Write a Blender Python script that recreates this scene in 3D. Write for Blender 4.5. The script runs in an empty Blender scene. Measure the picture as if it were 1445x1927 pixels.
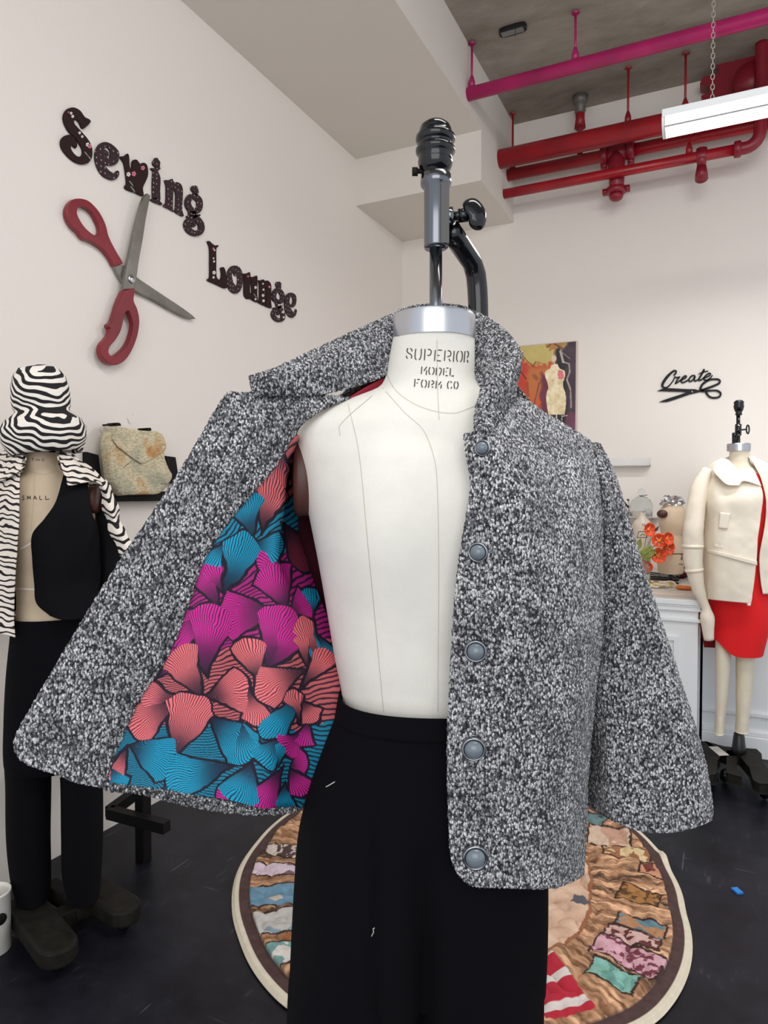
import bpy, math, random
import numpy as np
from mathutils import Vector, Matrix
from mathutils.bvhtree import BVHTree

# ------------------------------------------------------------------ camera, light, exposure
F = 1310.0; H = 1.32
PSI = math.atan((1359 - 722.5) / F); PIT = math.atan((963.5 - 926) / F)
CS, SN, CP, SP = math.cos(PSI), math.sin(PSI), math.cos(PIT), math.sin(PIT)
scene = bpy.context.scene
COL = scene.collection
cam = bpy.data.cameras.new('camera'); camo = bpy.data.objects.new('camera', cam); COL.objects.link(camo)
cam.sensor_fit = 'HORIZONTAL'; cam.sensor_width = 36.0; cam.lens = 36.0 * F / 1445.0; cam.clip_start = 0.05
camo.location = (0, 0, H); camo.rotation_euler = (math.pi / 2 - PIT, 0, PSI)
scene.camera = camo
scene.view_settings.view_transform = 'Standard'; scene.view_settings.look = 'None'
scene.view_settings.gamma = 1.0; scene.view_settings.use_curve_mapping = False
scene.view_settings.exposure = 0.0
world = bpy.data.worlds.new('daylight'); scene.world = world; world.use_nodes = True
bg = world.node_tree.nodes['Background']; bg.inputs[0].default_value = (0.90, 0.94, 1.0, 1); bg.inputs[1].default_value = 0.95

def area_light(name, loc, target, sx, sy, power, color=(1, 1, 1)):
    l = bpy.data.lights.new(name, 'AREA'); l.shape = 'RECTANGLE'; l.size = sx; l.size_y = sy; l.energy = power; l.color = color
    o = bpy.data.objects.new(name, l); COL.objects.link(o); o.location = loc
    d = Vector(target) - Vector(loc); o.rotation_euler = d.to_track_quat('-Z', 'Y').to_euler()
    return o
area_light('front_fill_light', (0.9, -2.2, 2.3), (-0.6, 2.0, 1.2), 3.2, 2.4, 62, (1.0, 0.98, 0.96))  # added fill light behind the camera; no window is built there
area_light('overhead_fill_light', (0.3, 1.2, 3.4), (-0.3, 2.2, 0.5), 1.6, 0.5, 30, (1.0, 0.99, 0.97))  # unseen overhead fill, out of frame and without a lamp body
area_light('ceiling_strip_light', (0.35, 3.28, 2.80), (0.35, 3.0, 0.0), 1.2, 0.12, 22, (1.0, 0.98, 0.96))

# ------------------------------------------------------------------ mapping helpers
def ray(px, py):
    X = (px - 722.5) / F; Y = -(py - 963.5) / F
    v = CP + Y * SP; z = Y * CP - SP
    return np.array([X * CS - v * SN, X * SN + v * CS, z])
def P(px, py, d):
    """world point seen at photo position px,py lying d metres ahead of the camera"""
    X = (px - 722.5) / F; Y = -(py - 963.5) / F
    v = CP + Y * SP
    k = d / v; u = X * k
    return (u * CS - d * SN, u * SN + d * CS, H + (Y * CP - SP) * k)
def PA(a):
    a = np.asarray(a, float)
    X = (a[..., 0] - 722.5) / F; Y = -(a[..., 1] - 963.5) / F; d = a[..., 2]
    v = CP + Y * SP; k = d / v; u = X * k
    return np.stack([u * CS - d * SN, u * SN + d * CS, H + (Y * CP - SP) * k], -1)
def W(px, py, ax, c):
    r = ray(px, py); i = 'xyz'.index(ax); o = np.array([0, 0, H])
    return o + r * ((c - o[i]) / r[i])
def CT(x0, y0, s):
    return lambda pts: [(x0 + p[0] * s, y0 + p[1] * s) + tuple(w * s for w in p[2:]) for p in pts]
def lin(c):
    c = np.asarray(c, float) / 255.0
    return np.where(c <= 0.04045, c / 12.92, ((c + 0.055) / 1.055) ** 2.4)
def L4(c): return tuple(lin(c)) + (1.0,)

def _h(ix, iy, iz, seed):
    n = (ix.astype(np.int64) * 374761393 + iy.astype(np.int64) * 668265263 + iz.astype(np.int64) * 2147483647 + seed * 974634777) & 0xffffffff
    n = ((n ^ (n >> 13)) * 1274126177) & 0xffffffff
    n = (n ^ (n >> 16)) & 0xffffff
    return n / float(0xffffff)
def vnoise(p, seed=0):
    p = np.asarray(p, float)
    if p.shape[-1] == 2: p = np.concatenate([p, np.zeros(p.shape[:-1] + (1,))], -1)
    i = np.floor(p); f = p - i; f = f * f * (3 - 2 * f); i = i.astype(np.int64)
    r = 0
    for dx in (0, 1):
        for dy in (0, 1):
            for dz in (0, 1):
                w = (f[..., 0] if dx else 1 - f[..., 0]) * (f[..., 1] if dy else 1 - f[..., 1]) * (f[..., 2] if dz else 1 - f[..., 2])
                r = r + w * _h(i[..., 0] + dx, i[..., 1] + dy, i[..., 2] + dz, seed)
    return r * 2 - 1
def fbm(p, o=3, seed=0):
    p = np.asarray(p, float); r = 0; a = 1.0
    for k in range(o):
        r = r + a * vnoise(p * (2.03 ** k), seed + k * 17); a *= 0.5
    return r / 1.75

# ------------------------------------------------------------------ curves / lofts
def cr(pts, n, closed=False):
    p = np.asarray(pts, float)
    if len(p) == 1: return np.repeat(p, n, 0)
    if closed: p = np.vstack([p, p[:1]])
    seg = np.linalg.norm(np.diff(p[:, :3], axis=0), axis=1) + 1e-9
    t = np.concatenate([[0], np.cumsum(seg)]); T = t[-1]
    if closed:
        m0 = (p[1] - p[-2]) / (t[1] + seg[-1]); M = [m0]
    else: M = [(p[1] - p[0]) / seg[0]]
    for i in range(1, len(p) - 1):
        M.append((p[i + 1] - p[i - 1]) / (t[i + 1] - t[i - 1]))
    M.append(M[0] if closed else (p[-1] - p[-2]) / seg[-1]); M = np.array(M)
    q = np.linspace(0, T, n + 1)[:-1] if closed else np.linspace(0, T, n)
    k = np.clip(np.searchsorted(t, q, side='right') - 1, 0, len(p) - 2)
    h = (t[k + 1] - t[k]); s = ((q - t[k]) / h)[:, None]; h = h[:, None]
    return (2 * s**3 - 3 * s**2 + 1) * p[k] + (s**3 - 2 * s**2 + s) * h * M[k] + (-2 * s**3 + 3 * s**2) * p[k + 1] + (s**3 - s**2) * h * M[k + 1]
def loft(rails, nu, nv, cyc=False):
    R = np.array([cr(r, nv) for r in rails])         # rails x nv x 3
    out = np.zeros((nv, nu, R.shape[2]))
    # common parameter across rails from mean spacing
    if cyc: R = np.concatenate([R, R[:1]], 0)
    d = np.linalg.norm(np.diff(R[:, :, :2], axis=0), axis=2).mean(1) + 1e-3
    t = np.concatenate([[0], np.cumsum(d)]); T = t[-1]
    n = len(t); M = np.zeros_like(R)
    for i in range(n):
        a, b = max(i - 1, 0), min(i + 1, n - 1)
        M[i] = (R[b] - R[a]) / (t[b] - t[a])
    if cyc: M[0] = M[-1] = (R[1] - R[-2]) / (d[0] + d[-1])
    q = np.linspace(0, T, nu + 1)[:-1] if cyc else np.linspace(0, T, nu)
    for j, x in enumerate(q):
        k = min(max(np.searchsorted(t, x, side='right') - 1, 0), n - 2)
        h = t[k + 1] - t[k]; s = (x - t[k]) / h
        out[:, j] = (2*s**3-3*s**2+1)*R[k] + (s**3-2*s**2+s)*h*M[k] + (-2*s**3+3*s**2)*R[k+1] + (s**3-s**2)*h*M[k+1]
    return out
def grid_faces(nv, nu, cyc=False):
    i = np.arange(nv - 1)[:, None]; j = np.arange(nu if cyc else nu - 1)[None, :]
    a = i * nu + j; b = i * nu + (j + 1) % nu
    return np.stack([a, b, b + nu, a + nu], -1).reshape(-1, 4)
def grid_normals(g):
    du = np.gradient(g, axis=1); dv = np.gradient(g, axis=0)
    n = np.cross(du, dv); n /= (np.linalg.norm(n, axis=-1, keepdims=True) + 1e-12)
    return n

# ------------------------------------------------------------------ objects
ORG = {}
def thing(name, label, cat, loc=(0, 0, 0), group=None):
    o = bpy.data.objects.new(name, None); COL.objects.link(o); o.location = loc; o.empty_display_size = 0.05
    o['label'] = label; o['category'] = cat
    if group: o['group'] = group
    ORG[o.name] = np.array(loc, float); return o
def mesh_obj(name, verts, faces, m=None, parent=None, smooth=True, loc=None, label=None):
    v = np.asarray(verts, float).reshape(-1, 3)
    org = ORG[parent.name] if parent is not None else (np.array(loc, float) if loc is not None else np.zeros(3))
    v = v - org
    me = bpy.data.meshes.new(name)
    if isinstance(faces, np.ndarray) and faces.ndim == 2:
        nf, k = faces.shape
        me.vertices.add(len(v)); me.vertices.foreach_set('co', v.ravel())
        me.loops.add(nf * k); me.loops.foreach_set('vertex_index', faces.ravel().astype(np.int32))
        me.polygons.add(nf); me.polygons.foreach_set('loop_start', np.arange(0, nf * k, k, dtype=np.int32))
        me.update(calc_edges=True)
    else:
        me.from_pydata([tuple(x) for x in v], [], [tuple(int(i) for i in f) for f in faces]); me.update()
    if smooth: me.polygons.foreach_set('use_smooth', [True] * len(me.polygons))
    if m: me.materials.append(m)
    o = bpy.data.objects.new(name, me); COL.objects.link(o)
    if parent is not None: o.parent = parent
    else: o.location = org
    ORG[o.name] = org
    if label: o['label'] = label
    return o
def tag(o, label, cat, group=None, kind=None):
    if label: o['label'] = label
    if cat: o['category'] = cat
    if group: o['group'] = group
    if kind: o['kind'] = kind
    return o
def struct(o): o['kind'] = 'structure'; return o
def solid(o, t, offset=0.0):
    md = o.modifiers.new('thickness', 'SOLIDIFY'); md.thickness = t; md.offset = offset; return o
def bev(o, w, n=2):
    md = o.modifiers.new('bevel', 'BEVEL'); md.width = w; md.segments = n; md.limit_method = 'ANGLE'; return o

class MB:
    def __init__(s): s.v = []; s.f = []
    def add(s, v, f):
        b = len(s.v); s.v.extend([tuple(x) for x in v]); s.f.extend([tuple(int(i) + b for i in q) for q in f]); return s
    def box(s, lo, hi, R=None, c=None):
        x0, y0, z0 = lo; x1, y1, z1 = hi
        v = [(x0,y0,z0),(x1,y0,z0),(x1,y1,z0),(x0,y1,z0),(x0,y0,z1),(x1,y0,z1),(x1,y1,z1),(x0,y1,z1)]
        if R is not None: v = [tuple(R @ Vector(p) + Vector(c)) for p in v]
        return s.add(v, [(0,3,2,1),(4,5,6,7),(0,1,5,4),(1,2,6,5),(2,3,7,6),(3,0,4,7)])
    def tube(s, pts, r, n=16, caps=True):
        p = np.asarray(pts, float); m = len(p)
        r = np.full(m, r) if np.isscalar(r) else np.asarray(r, float)
        T = np.gradient(p, axis=0); T /= np.linalg.norm(T, axis=1)[:, None] + 1e-12
        up = np.array([0, 0, 1.0]) if abs(T[0][2]) < 0.9 else np.array([1.0, 0, 0])
        N = np.cross(T[0], up); N /= np.linalg.norm(N); V = []
        for i in range(m):
            N = N - T[i] * N.dot(T[i]); N /= np.linalg.norm(N); B = np.cross(T[i], N)
            for k in range(n):
                a = 2 * math.pi * k / n; V.append(p[i] + r[i] * (math.cos(a) * N + math.sin(a) * B))
        Fc = [tuple(q) for q in grid_faces(m, n, True)]
        if caps: Fc += [tuple(range(n))[::-1], tuple(range((m - 1) * n, m * n))]
        return s.add(V, Fc)
    def lathe(s, prof, c, n=32, axis=(0, 0, 1), sx=1.0, sy=1.0):
        q = Vector(axis).to_track_quat('Z', 'X'); V = []
        for r, z in prof:
            for k in range(n):
                a = 2 * math.pi * k / n
                V.append(tuple(q @ Vector((r * math.cos(a) * sx, r * math.sin(a) * sy, z)) + Vector(c)))
        Fc = [tuple(x) for x in grid_faces(len(prof), n, True)]
        Fc += [tuple(range(n))[::-1], tuple(range((len(prof) - 1) * n, len(prof) * n))]
        return s.add(V, Fc)
    def build(s, name, m=None, parent=None, smooth=True, **k): return mesh_obj(name, s.v, s.f, m, parent, smooth, **k)
def sharp(o, ang=0.6):
    try:
        o.data.set_sharp_from_angle(angle=ang)
    except Exception: pass
    return o
def boxo(name, lo, hi, m, parent=None, bevel=0.0, **k):
    o = MB().box(lo, hi).build(name, m, parent, smooth=False, **k)
    if bevel: bev(o, bevel)
    return o
def cloth(name, rails, nu, nv, m, parent=None, thick=0.003, jitter=0.0, cyc=False, fold=None, label=None, cap=False):
    g = PA(loft(rails, nu, nv, cyc))
    n = grid_normals(g)
    if fold is not None: g = g + n * fold(g)[..., None]
    if jitter:
        rs = np.random.RandomState(len(name) + nu)
        g = g + n * (rs.uniform(-1, 1, g.shape[:2])[..., None] * jitter) + rs.uniform(-1, 1, g.shape) * jitter * 0.45
    o = mesh_obj(name, g, grid_faces(nv, nu, cyc), m, parent, label=label)
    if thick: solid(o, thick)
    return o
def blob(name, c, r, m, parent=None, sub=2, seed=0, amp=0.0, **k):
    import bmesh
    bm = bmesh.new(); bmesh.ops.create_icosphere(bm, subdivisions=sub, radius=1.0)
    v = np.array([x.co for x in bm.verts]); f = [[q.index for q in p.verts] for p in bm.faces]; bm.free()
    if amp: v = v * (1 + amp * fbm(v * 1.7 + seed, 2, seed)[:, None])
    r = np.array(r if hasattr(r, '__len__') else (r, r, r))
    return mesh_obj(name, v * r + np.array(c), f, m, parent, **k)

# plates lying on a wall, outline taken in photo pixels
PL = {'x': (lambda c: Matrix(((0,0,1,c),(1,0,0,0),(0,1,0,0),(0,0,0,1)))), 'y': (lambda c: Matrix(((1,0,0,0),(0,0,-1,c),(0,1,0,0),(0,0,0,1))))}
def plate(name, ax, c, loops, off, thick, m, parent=None, bevel=0.0, smooth=3, label=None, loc=None):
    sgn = 1 if ax == 'x' else -1
    front = c + sgn * (off + thick)
    cu = bpy.data.curves.new('t', 'CURVE'); cu.dimensions = '2D'; cu.fill_mode = 'BOTH'; cu.extrude = thick / 2 - bevel; cu.bevel_depth = bevel; cu.bevel_resolution = 1; cu.offset = -bevel
    for lp in loops:
        ab = []
        for p in lp:
            w = W(p[0], p[1], ax, front); ab.append((w[1] if ax == 'x' else w[0], w[2]))
        if smooth: ab = cr(ab, len(ab) * smooth, True)
        s = cu.splines.new('POLY'); s.points.add(len(ab) - 1); s.use_cyclic_u = True
        for i, q in enumerate(ab): s.points[i].co = (q[0], q[1], 0, 1)
    to = bpy.data.objects.new('t', cu); COL.objects.link(to)
    dg = bpy.context.evaluated_depsgraph_get(); dg.update()
    me = bpy.data.meshes.new_from_object(to.evaluated_get(dg))
    M = PL[ax](c + sgn * (off + thick / 2))
    v = np.array([M @ x.co for x in me.vertices]); f = [tuple(p.vertices) for p in me.polygons]
    bpy.data.objects.remove(to); bpy.data.curves.remove(cu); bpy.data.meshes.remove(me)
    if parent is None and loc is None: loc = v.mean(0)
    o = mesh_obj(name, v, f, m, parent, smooth=False, loc=loc, label=label); return o
def stroke_strip(pts, n=24, closed=False):
    q = cr(pts, n, closed)
    t = np.gradient(q[:, :2], axis=0)
    if closed: t = np.roll(q[:, :2], -1, 0) - np.roll(q[:, :2], 1, 0)
    t /= np.linalg.norm(t, axis=1)[:, None] + 1e-9
    nn = np.stack([-t[:, 1], t[:, 0]], 1); w = q[:, 2:3] / 2
    return q[:, :2] + nn * w, q[:, :2] - nn * w
def strokes_mb(mb, ax, c, strokes, off, thick, n=24):
    sgn = 1 if ax == 'x' else -1; fr = c + sgn * (off + thick)
    for st in strokes:
        closed = st[0] == 'o'
        pts = st[1:] if closed else st
        if not closed and len(pts) == 1:
            x, y, w = pts[0]; L = [(x + w/2*math.cos(a), y + w/2*math.sin(a)) for a in np.linspace(0, 2*math.pi, 17)[:-1]]
            A = [W(p[0], p[1], ax, fr) for p in L]; B = [a.copy() for a in A]
            for b in B: b['xy'.index(ax)] = c + sgn * off
            k = len(A); mb.add(A + B, [tuple(range(k)), tuple(range(k, 2*k))[::-1]] + [(i, (i+1) % k, k + (i+1) % k, k + i) for i in range(k)]); continue
        a, b = stroke_strip(pts, n, closed); V = []
        for p, q in zip(a, b):
            A = W(p[0], p[1], ax, fr); B = W(q[0], q[1], ax, fr); A2 = A.copy(); B2 = B.copy()
            A2['xy'.index(ax)] = c + sgn * off; B2['xy'.index(ax)] = c + sgn * off
            V += [A, B, B2, A2]
        m = len(a); Fc = []
        for i in range(m if closed else m - 1):
            j = (i + 1) % m
            for k in range(4): Fc.append((4*i+k, 4*i+(k+1) % 4, 4*j+(k+1) % 4, 4*j+k))
        if not closed: Fc += [(0, 3, 2, 1), (4*(m-1), 4*(m-1)+1, 4*(m-1)+2, 4*(m-1)+3)]
        mb.add(V, Fc)
        if not closed:
            for e in (pts[0], pts[-1]): strokes_mb(mb, ax, c, [[(e[0], e[1], e[2])]], off, thick * 0.98)
    return mb
def project_strokes(name, target, strokes, m, parent, width=2.0, lift=0.0006, n=10):
    me = target.data; org = ORG[target.name]
    vs = [Vector(v.co) + Vector(org) for v in me.vertices]; ps = [tuple(p.vertices) for p in me.polygons]
    tr = BVHTree.FromPolygons(vs, ps); mb = MB(); o = Vector((0, 0, H))
    for st in strokes:
        a, b = stroke_strip([tuple(p[:2]) + ((p[2] if len(p) > 2 else width),) for p in st], n); V = []
        for p, q in zip(a, b):
            for s in (p, q):
                d = Vector(ray(s[0], s[1])).normalized(); hit = tr.ray_cast(o, d)
                if hit[0] is None: V.append(None); continue
                nn = hit[1] if hit[1].dot(d) < 0 else -hit[1]
                V.append(tuple(hit[0] + nn * lift))
        for i in range(len(a) - 1):
            q = [V[2*i], V[2*i+1], V[2*i+3], V[2*i+2]]
            if None in q: continue
            mb.add(q, [(0, 1, 2, 3)])
    return mb.build(name, m, parent, smooth=False)

# ------------------------------------------------------------------ materials
MATS = {}
def mat(name, color, rough=0.6, metal=0.0, bump=0.0, bscale=200.0, vary=0.0, vscale=5.0, sheen=0.0, **k):
    m = bpy.data.materials.new(name); m.use_nodes = True; nt = m.node_tree; b = nt.nodes['Principled BSDF']
    b.inputs['Base Color'].default_value = L4(color); b.inputs['Roughness'].default_value = rough; b.inputs['Metallic'].default_value = metal
    if sheen: b.inputs['Sheen Weight'].default_value = sheen
    tc = nt.nodes.new('ShaderNodeTexCoord')
    if vary:
        n = nt.nodes.new('ShaderNodeTexNoise'); n.inputs['Scale'].default_value = vscale; n.inputs['Detail'].default_value = 5
        nt.links.new(tc.outputs['Object'], n.inputs['Vector'])
        r = nt.nodes.new('ShaderNodeValToRGB'); c = np.array(color, float)
        r.color_ramp.elements[0].position = 0.3; r.color_ramp.elements[1].position = 0.7
        r.color_ramp.elements[0].color = L4(np.clip(c * (1 - vary), 0, 255)); r.color_ramp.elements[1].color = L4(np.clip(c * (1 + vary * 0.6), 0, 255))
        nt.links.new(n.outputs['Fac'], r.inputs['Fac']); nt.links.new(r.outputs['Color'], b.inputs['Base Color'])
    if bump:
        n = nt.nodes.new('ShaderNodeTexNoise'); n.inputs['Scale'].default_value = bscale; n.inputs['Detail'].default_value = 3
        nt.links.new(tc.outputs['Object'], n.inputs['Vector'])
        bp = nt.nodes.new('ShaderNodeBump'); bp.inputs['Strength'].default_value = bump; bp.inputs['Distance'].default_value = 0.002
        nt.links.new(n.outputs['Fac'], bp.inputs['Height']); nt.links.new(bp.outputs['Normal'], b.inputs['Normal'])
    if sum(color) < 120 and rough > .5: b.inputs['Specular IOR Level'].default_value = 0.15
    MATS[name] = m; return m
def ramp(nt, stops, const=False):
    r = nt.nodes.new('ShaderNodeValToRGB'); e = r.color_ramp.elements
    if const: r.color_ramp.interpolation = 'CONSTANT'
    while len(e) < len(stops): e.new(0.5)
    for i, (p, c) in enumerate(stops): e[i].position = p; e[i].color = L4(c)
    return r
def mapped(nt, scale=(1, 1, 1), rot=(0, 0, 0), loc=(0, 0, 0)):
    tc = nt.nodes.new('ShaderNodeTexCoord'); mp = nt.nodes.new('ShaderNodeMapping')
    mp.inputs['Scale'].default_value = scale; mp.inputs['Rotation'].default_value = rot; mp.inputs['Location'].default_value = loc
    nt.links.new(tc.outputs['Object'], mp.inputs['Vector']); return mp
def mix(nt, fac, a, b, mode='MIX'):
    x = nt.nodes.new('ShaderNodeMix'); x.data_type = 'RGBA'; x.blend_type = mode
    for sock, val in ((x.inputs[0], fac), (x.inputs[6], a), (x.inputs[7], b)):
        if hasattr(val, 'is_linked') or hasattr(val, 'links'): nt.links.new(val, sock)
        elif isinstance(val, (int, float)): sock.default_value = val
        else: sock.default_value = val
    return x.outputs[2]

m_wall = mat('painted_plaster', (233, 226, 219), 0.75, bump=0.25, bscale=90)
m_soffit = mat('soffit_paint', (222, 216, 208), 0.8, bump=0.2, bscale=90)
m_white = mat('white_trim_paint', (232, 235, 237), 0.45)
m_black = mat('black_cloth', (9, 8, 13), 1.0, bump=0.3, bscale=900)
m_vest = mat('black_vest_cloth', (14, 13, 17), 0.9, bump=0.3, bscale=700)
m_canvas = mat('white_canvas', (232, 229, 220), 0.85, bump=0.35, bscale=1200, vary=0.03, vscale=14)
m_linen = mat('beige_linen', (208, 188, 162), 0.85, bump=0.3, bscale=900, vary=0.06, vscale=9)
m_linen2 = mat('cream_linen', (232, 222, 200), 0.85, bump=0.2, bscale=900, vary=0.04, vscale=9)
m_gloss = mat('black_enamel', (14, 16, 20), 0.14)
m_iron = mat('dark_cast_iron', (33, 31, 27), 0.6, bump=0.5, bscale=150, vary=0.25, vscale=25)
m_alu = mat('brushed_aluminium', (190, 192, 198), 0.28, 1.0)
m_chrome = mat('chrome', (205, 208, 212), 0.12, 1.0)
m_steel = mat('dark_steel', (112, 114, 120), 0.18, 1.0)
m_ink = mat('stencil_ink', (70, 58, 52), 0.9)
m_seam = mat('seam_thread', (186, 178, 160), 0.9)
m_magenta = mat('magenta_paint', (178, 28, 100), 0.35, vary=0.12, vscale=6)
m_red = mat('red_paint', (158, 20, 34), 0.32, vary=0.12, vscale=6)
m_redd = mat('dark_red_paint', (132, 22, 40), 0.4)
m_handle = mat('red_lacquer', (128, 26, 40), 0.36, vary=0.1, vscale=5)
m_blade = mat('grey_metal_paint', (132, 128, 122), 0.42, 0.55, vary=0.12, vscale=10)
m_letter = mat('brown_fabric_letter', (58, 36, 42), 0.85)
m_sign = mat('black_metal_sign', (38, 38, 42), 0.6)
m_cream = mat('cream_wool', (240, 230, 212), 0.9, bump=0.3, bscale=500, vary=0.02, vscale=6)
m_redcloth = mat('red_knit', (226, 18, 24), 0.85, bump=0.3, bscale=600)
m_redin = mat('dark_red_lining', (150, 14, 26), 0.7)
m_zlin = mat('black_lining', (26, 25, 29), 0.85)
m_wood = mat('black_painted_wood', (22, 21, 23), 0.55)
m_armdark = mat('dark_brown_wood', (74, 42, 36), 0.5)
m_led = bpy.data.materials.new('led_diffuser'); m_led.use_nodes = True
_b = m_led.node_tree.nodes['Principled BSDF']; _b.inputs['Emission Color'].default_value = (1, 1, 1, 1); _b.inputs['Emission Strength'].default_value = 6.0

def attr_mat(name, rough=0.8, bump=0.0, bscale=800):
    m = mat(name, (200, 200, 200), rough, bump=bump, bscale=bscale); nt = m.node_tree
    a = nt.nodes.new('ShaderNodeAttribute'); a.attribute_name = 'print'
    nt.links.new(a.outputs['Color'], nt.nodes['Principled BSDF'].inputs['Base Color']); return m
def set_print(o, rgb):
    ca = o.data.color_attributes.new('print', 'FLOAT_COLOR', 'POINT')
    c = np.ones((len(o.data.vertices), 4), np.float32); c[:, :3] = lin(np.asarray(rgb).reshape(-1, 3)); ca.data.foreach_set('color', c.ravel())
m_print = attr_mat('printed_cotton', 0.7, 0.15, 1500)
m_rug = attr_mat('quilted_print', 0.9, 0.2, 500)
m_paint = attr_mat('painted_canvas', 0.5)

# floor
m_floor = mat('black_vinyl_floor', (26, 25, 32), 0.42); nt = m_floor.node_tree; b = nt.nodes['Principled BSDF']
mp = mapped(nt, (1, 1, 1), (0, 0, math.pi / 2), (1.35, -1.49, 0))
br = nt.nodes.new('ShaderNodeTexBrick'); br.inputs['Scale'].default_value = 1.0; br.inputs['Mortar Size'].default_value = 0.0022
br.inputs['Brick Width'].default_value = 0.9; br.inputs['Row Height'].default_value = 0.4; br.inputs['Mortar Smooth'].default_value = 0.3
br.inputs['Color1'].default_value = (0, 0, 0, 1); br.inputs['Color2'].default_value = (0, 0, 0, 1); br.inputs['Mortar'].default_value = (1, 1, 1, 1)
nt.links.new(mp.outputs[0], br.inputs['Vector'])
mp2 = mapped(nt); n1 = nt.nodes.new('ShaderNodeTexNoise'); n1.inputs['Scale'].default_value = 3; n1.inputs['Detail'].default_value = 8; n1.inputs['Roughness'].default_value = 0.7
nt.links.new(mp2.outputs[0], n1.inputs['Vector'])
r1 = ramp(nt, [(0.35, (9, 9, 17)), (0.7, (36, 37, 46))]); nt.links.new(n1.outputs['Fac'], r1.inputs['Fac'])
n3 = nt.nodes.new('ShaderNodeTexNoise'); n3.inputs['Scale'].default_value = 1; n3.inputs['Detail'].default_value = 4
mp3 = mapped(nt, (60, 9, 1), (0, 0, 0.5)); nt.links.new(mp3.outputs[0], n3.inputs['Vector'])
r3 = ramp(nt, [(0.0, (0, 0, 0)), (0.60, (0, 0, 0)), (0.72, (150, 150, 150))]); nt.links.new(n3.outputs['Fac'], r3.inputs['Fac'])
n4 = nt.nodes.new('ShaderNodeTexNoise'); n4.inputs['Scale'].default_value = 6; nt.links.new(mp2.outputs[0], n4.inputs['Vector'])
r4 = ramp(nt, [(0.5, (0, 0, 0)), (0.62, (255, 255, 255))]); nt.links.new(n4.outputs['Fac'], r4.inputs['Fac'])
sc = mix(nt, 1.0, r3.outputs[0], r4.outputs[0], 'MULTIPLY')
c1 = mix(nt, sc, r1.outputs[0], L4((95, 92, 92)))
md = nt.nodes.new('ShaderNodeMath'); md.operation = 'MULTIPLY'; nt.links.new(br.outputs['Fac'], md.inputs[0]); nt.links.new(r4.outputs[0], md.inputs[1])
c2 = mix(nt, md.outputs[0], c1, L4((86, 84, 88)))
nt.links.new(c2, b.inputs['Base Color'])
b.inputs['Specular IOR Level'].default_value = 0.2
# concrete
m_conc = mat('bare_concrete', (150, 143, 130), 0.9, bump=0.6, bscale=40); nt = m_conc.node_tree; b = nt.nodes['Principled BSDF']
mp = mapped(nt, (1.0, 2.0, 1)); n1 = nt.nodes.new('ShaderNodeTexNoise'); n1.inputs['Scale'].default_value = 2.2; n1.inputs['Detail'].default_value = 10; n1.inputs['Roughness'].default_value = 0.65; n1.inputs['Distortion'].default_value = 0.2
nt.links.new(mp.outputs[0], n1.inputs['Vector'])
r1 = ramp(nt, [(0.25, (112, 106, 95)), (0.45, (143, 136, 124)), (0.6, (158, 152, 141)), (0.78, (178, 173, 163))]); nt.links.new(n1.outputs['Fac'], r1.inputs['Fac']); nt.links.new(r1.outputs[0], b.inputs['Base Color'])

# tweed
def tweed(name, scale=390.0, br=1.0, sq=(1, 1, 0.6)):
    m = mat(name, (120, 120, 122), 0.95); nt = m.node_tree; b = nt.nodes['Principled BSDF']; b.inputs['Sheen Weight'].default_value = 0.15
    tc = nt.nodes.new('ShaderNodeTexCoord')
    nz = nt.nodes.new('ShaderNodeTexNoise'); nz.inputs['Scale'].default_value = 160; nz.inputs['Detail'].default_value = 2
    nt.links.new(tc.outputs['Object'], nz.inputs['Vector'])
    va = nt.nodes.new('ShaderNodeVectorMath'); va.operation = 'MULTIPLY_ADD'; va.inputs[1].default_value = (0.004, 0.004, 0.004)
    nt.links.new(nz.outputs['Color'], va.inputs[0]); nt.links.new(tc.outputs['Object'], va.inputs[2])
    mp = nt.nodes.new('ShaderNodeMapping'); mp.inputs['Scale'].default_value = sq; nt.links.new(va.outputs[0], mp.inputs['Vector'])
    vo = nt.nodes.new('ShaderNodeTexVoronoi'); vo.inputs['Scale'].default_value = scale; nt.links.new(mp.outputs[0], vo.inputs['Vector'])
    sp = nt.nodes.new('ShaderNodeSeparateColor'); nt.links.new(vo.outputs['Color'], sp.inputs[0])
    k = lambda c: tuple(min(255, x * br) for x in c)
    r1 = ramp(nt, [(0.0, k((66, 66, 74))), (0.16, k((112, 112, 119))), (0.38, k((172, 172, 177))), (0.62, k((226, 226, 228))), (0.85, k((255, 255, 255)))])
    nt.links.new(sp.outputs[0], r1.inputs['Fac'])
    r2 = ramp(nt, [(0.0, (255, 255, 255)), (0.38, (240, 240, 240)), (0.72, (48, 48, 56))])
    nt.links.new(vo.outputs['Distance'], r2.inputs['Fac'])
    c = mix(nt, 1.0, r1.outputs[0], r2.outputs[0], 'MULTIPLY')
    n2 = nt.nodes.new('ShaderNodeTexNoise'); n2.inputs['Scale'].default_value = 22; n2.inputs['Detail'].default_value = 3; nt.links.new(tc.outputs['Object'], n2.inputs['Vector'])
    r3 = ramp(nt, [(0.35, (205, 205, 208)), (0.65, (255, 255, 255))]); nt.links.new(n2.outputs['Fac'], r3.inputs['Fac'])
    c = mix(nt, 1.0, c, r3.outputs[0], 'MULTIPLY')
    nt.links.new(c, b.inputs['Base Color'])
    bp = nt.nodes.new('ShaderNodeBump'); bp.inputs['Strength'].default_value = 0.9; bp.inputs['Distance'].default_value = 0.0025; bp.invert = True
    nt.links.new(vo.outputs['Distance'], bp.inputs['Height']); nt.links.new(bp.outputs['Normal'], b.inputs['Normal'])
    return m
m_tweed = tweed('black_and_white_tweed')

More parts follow.
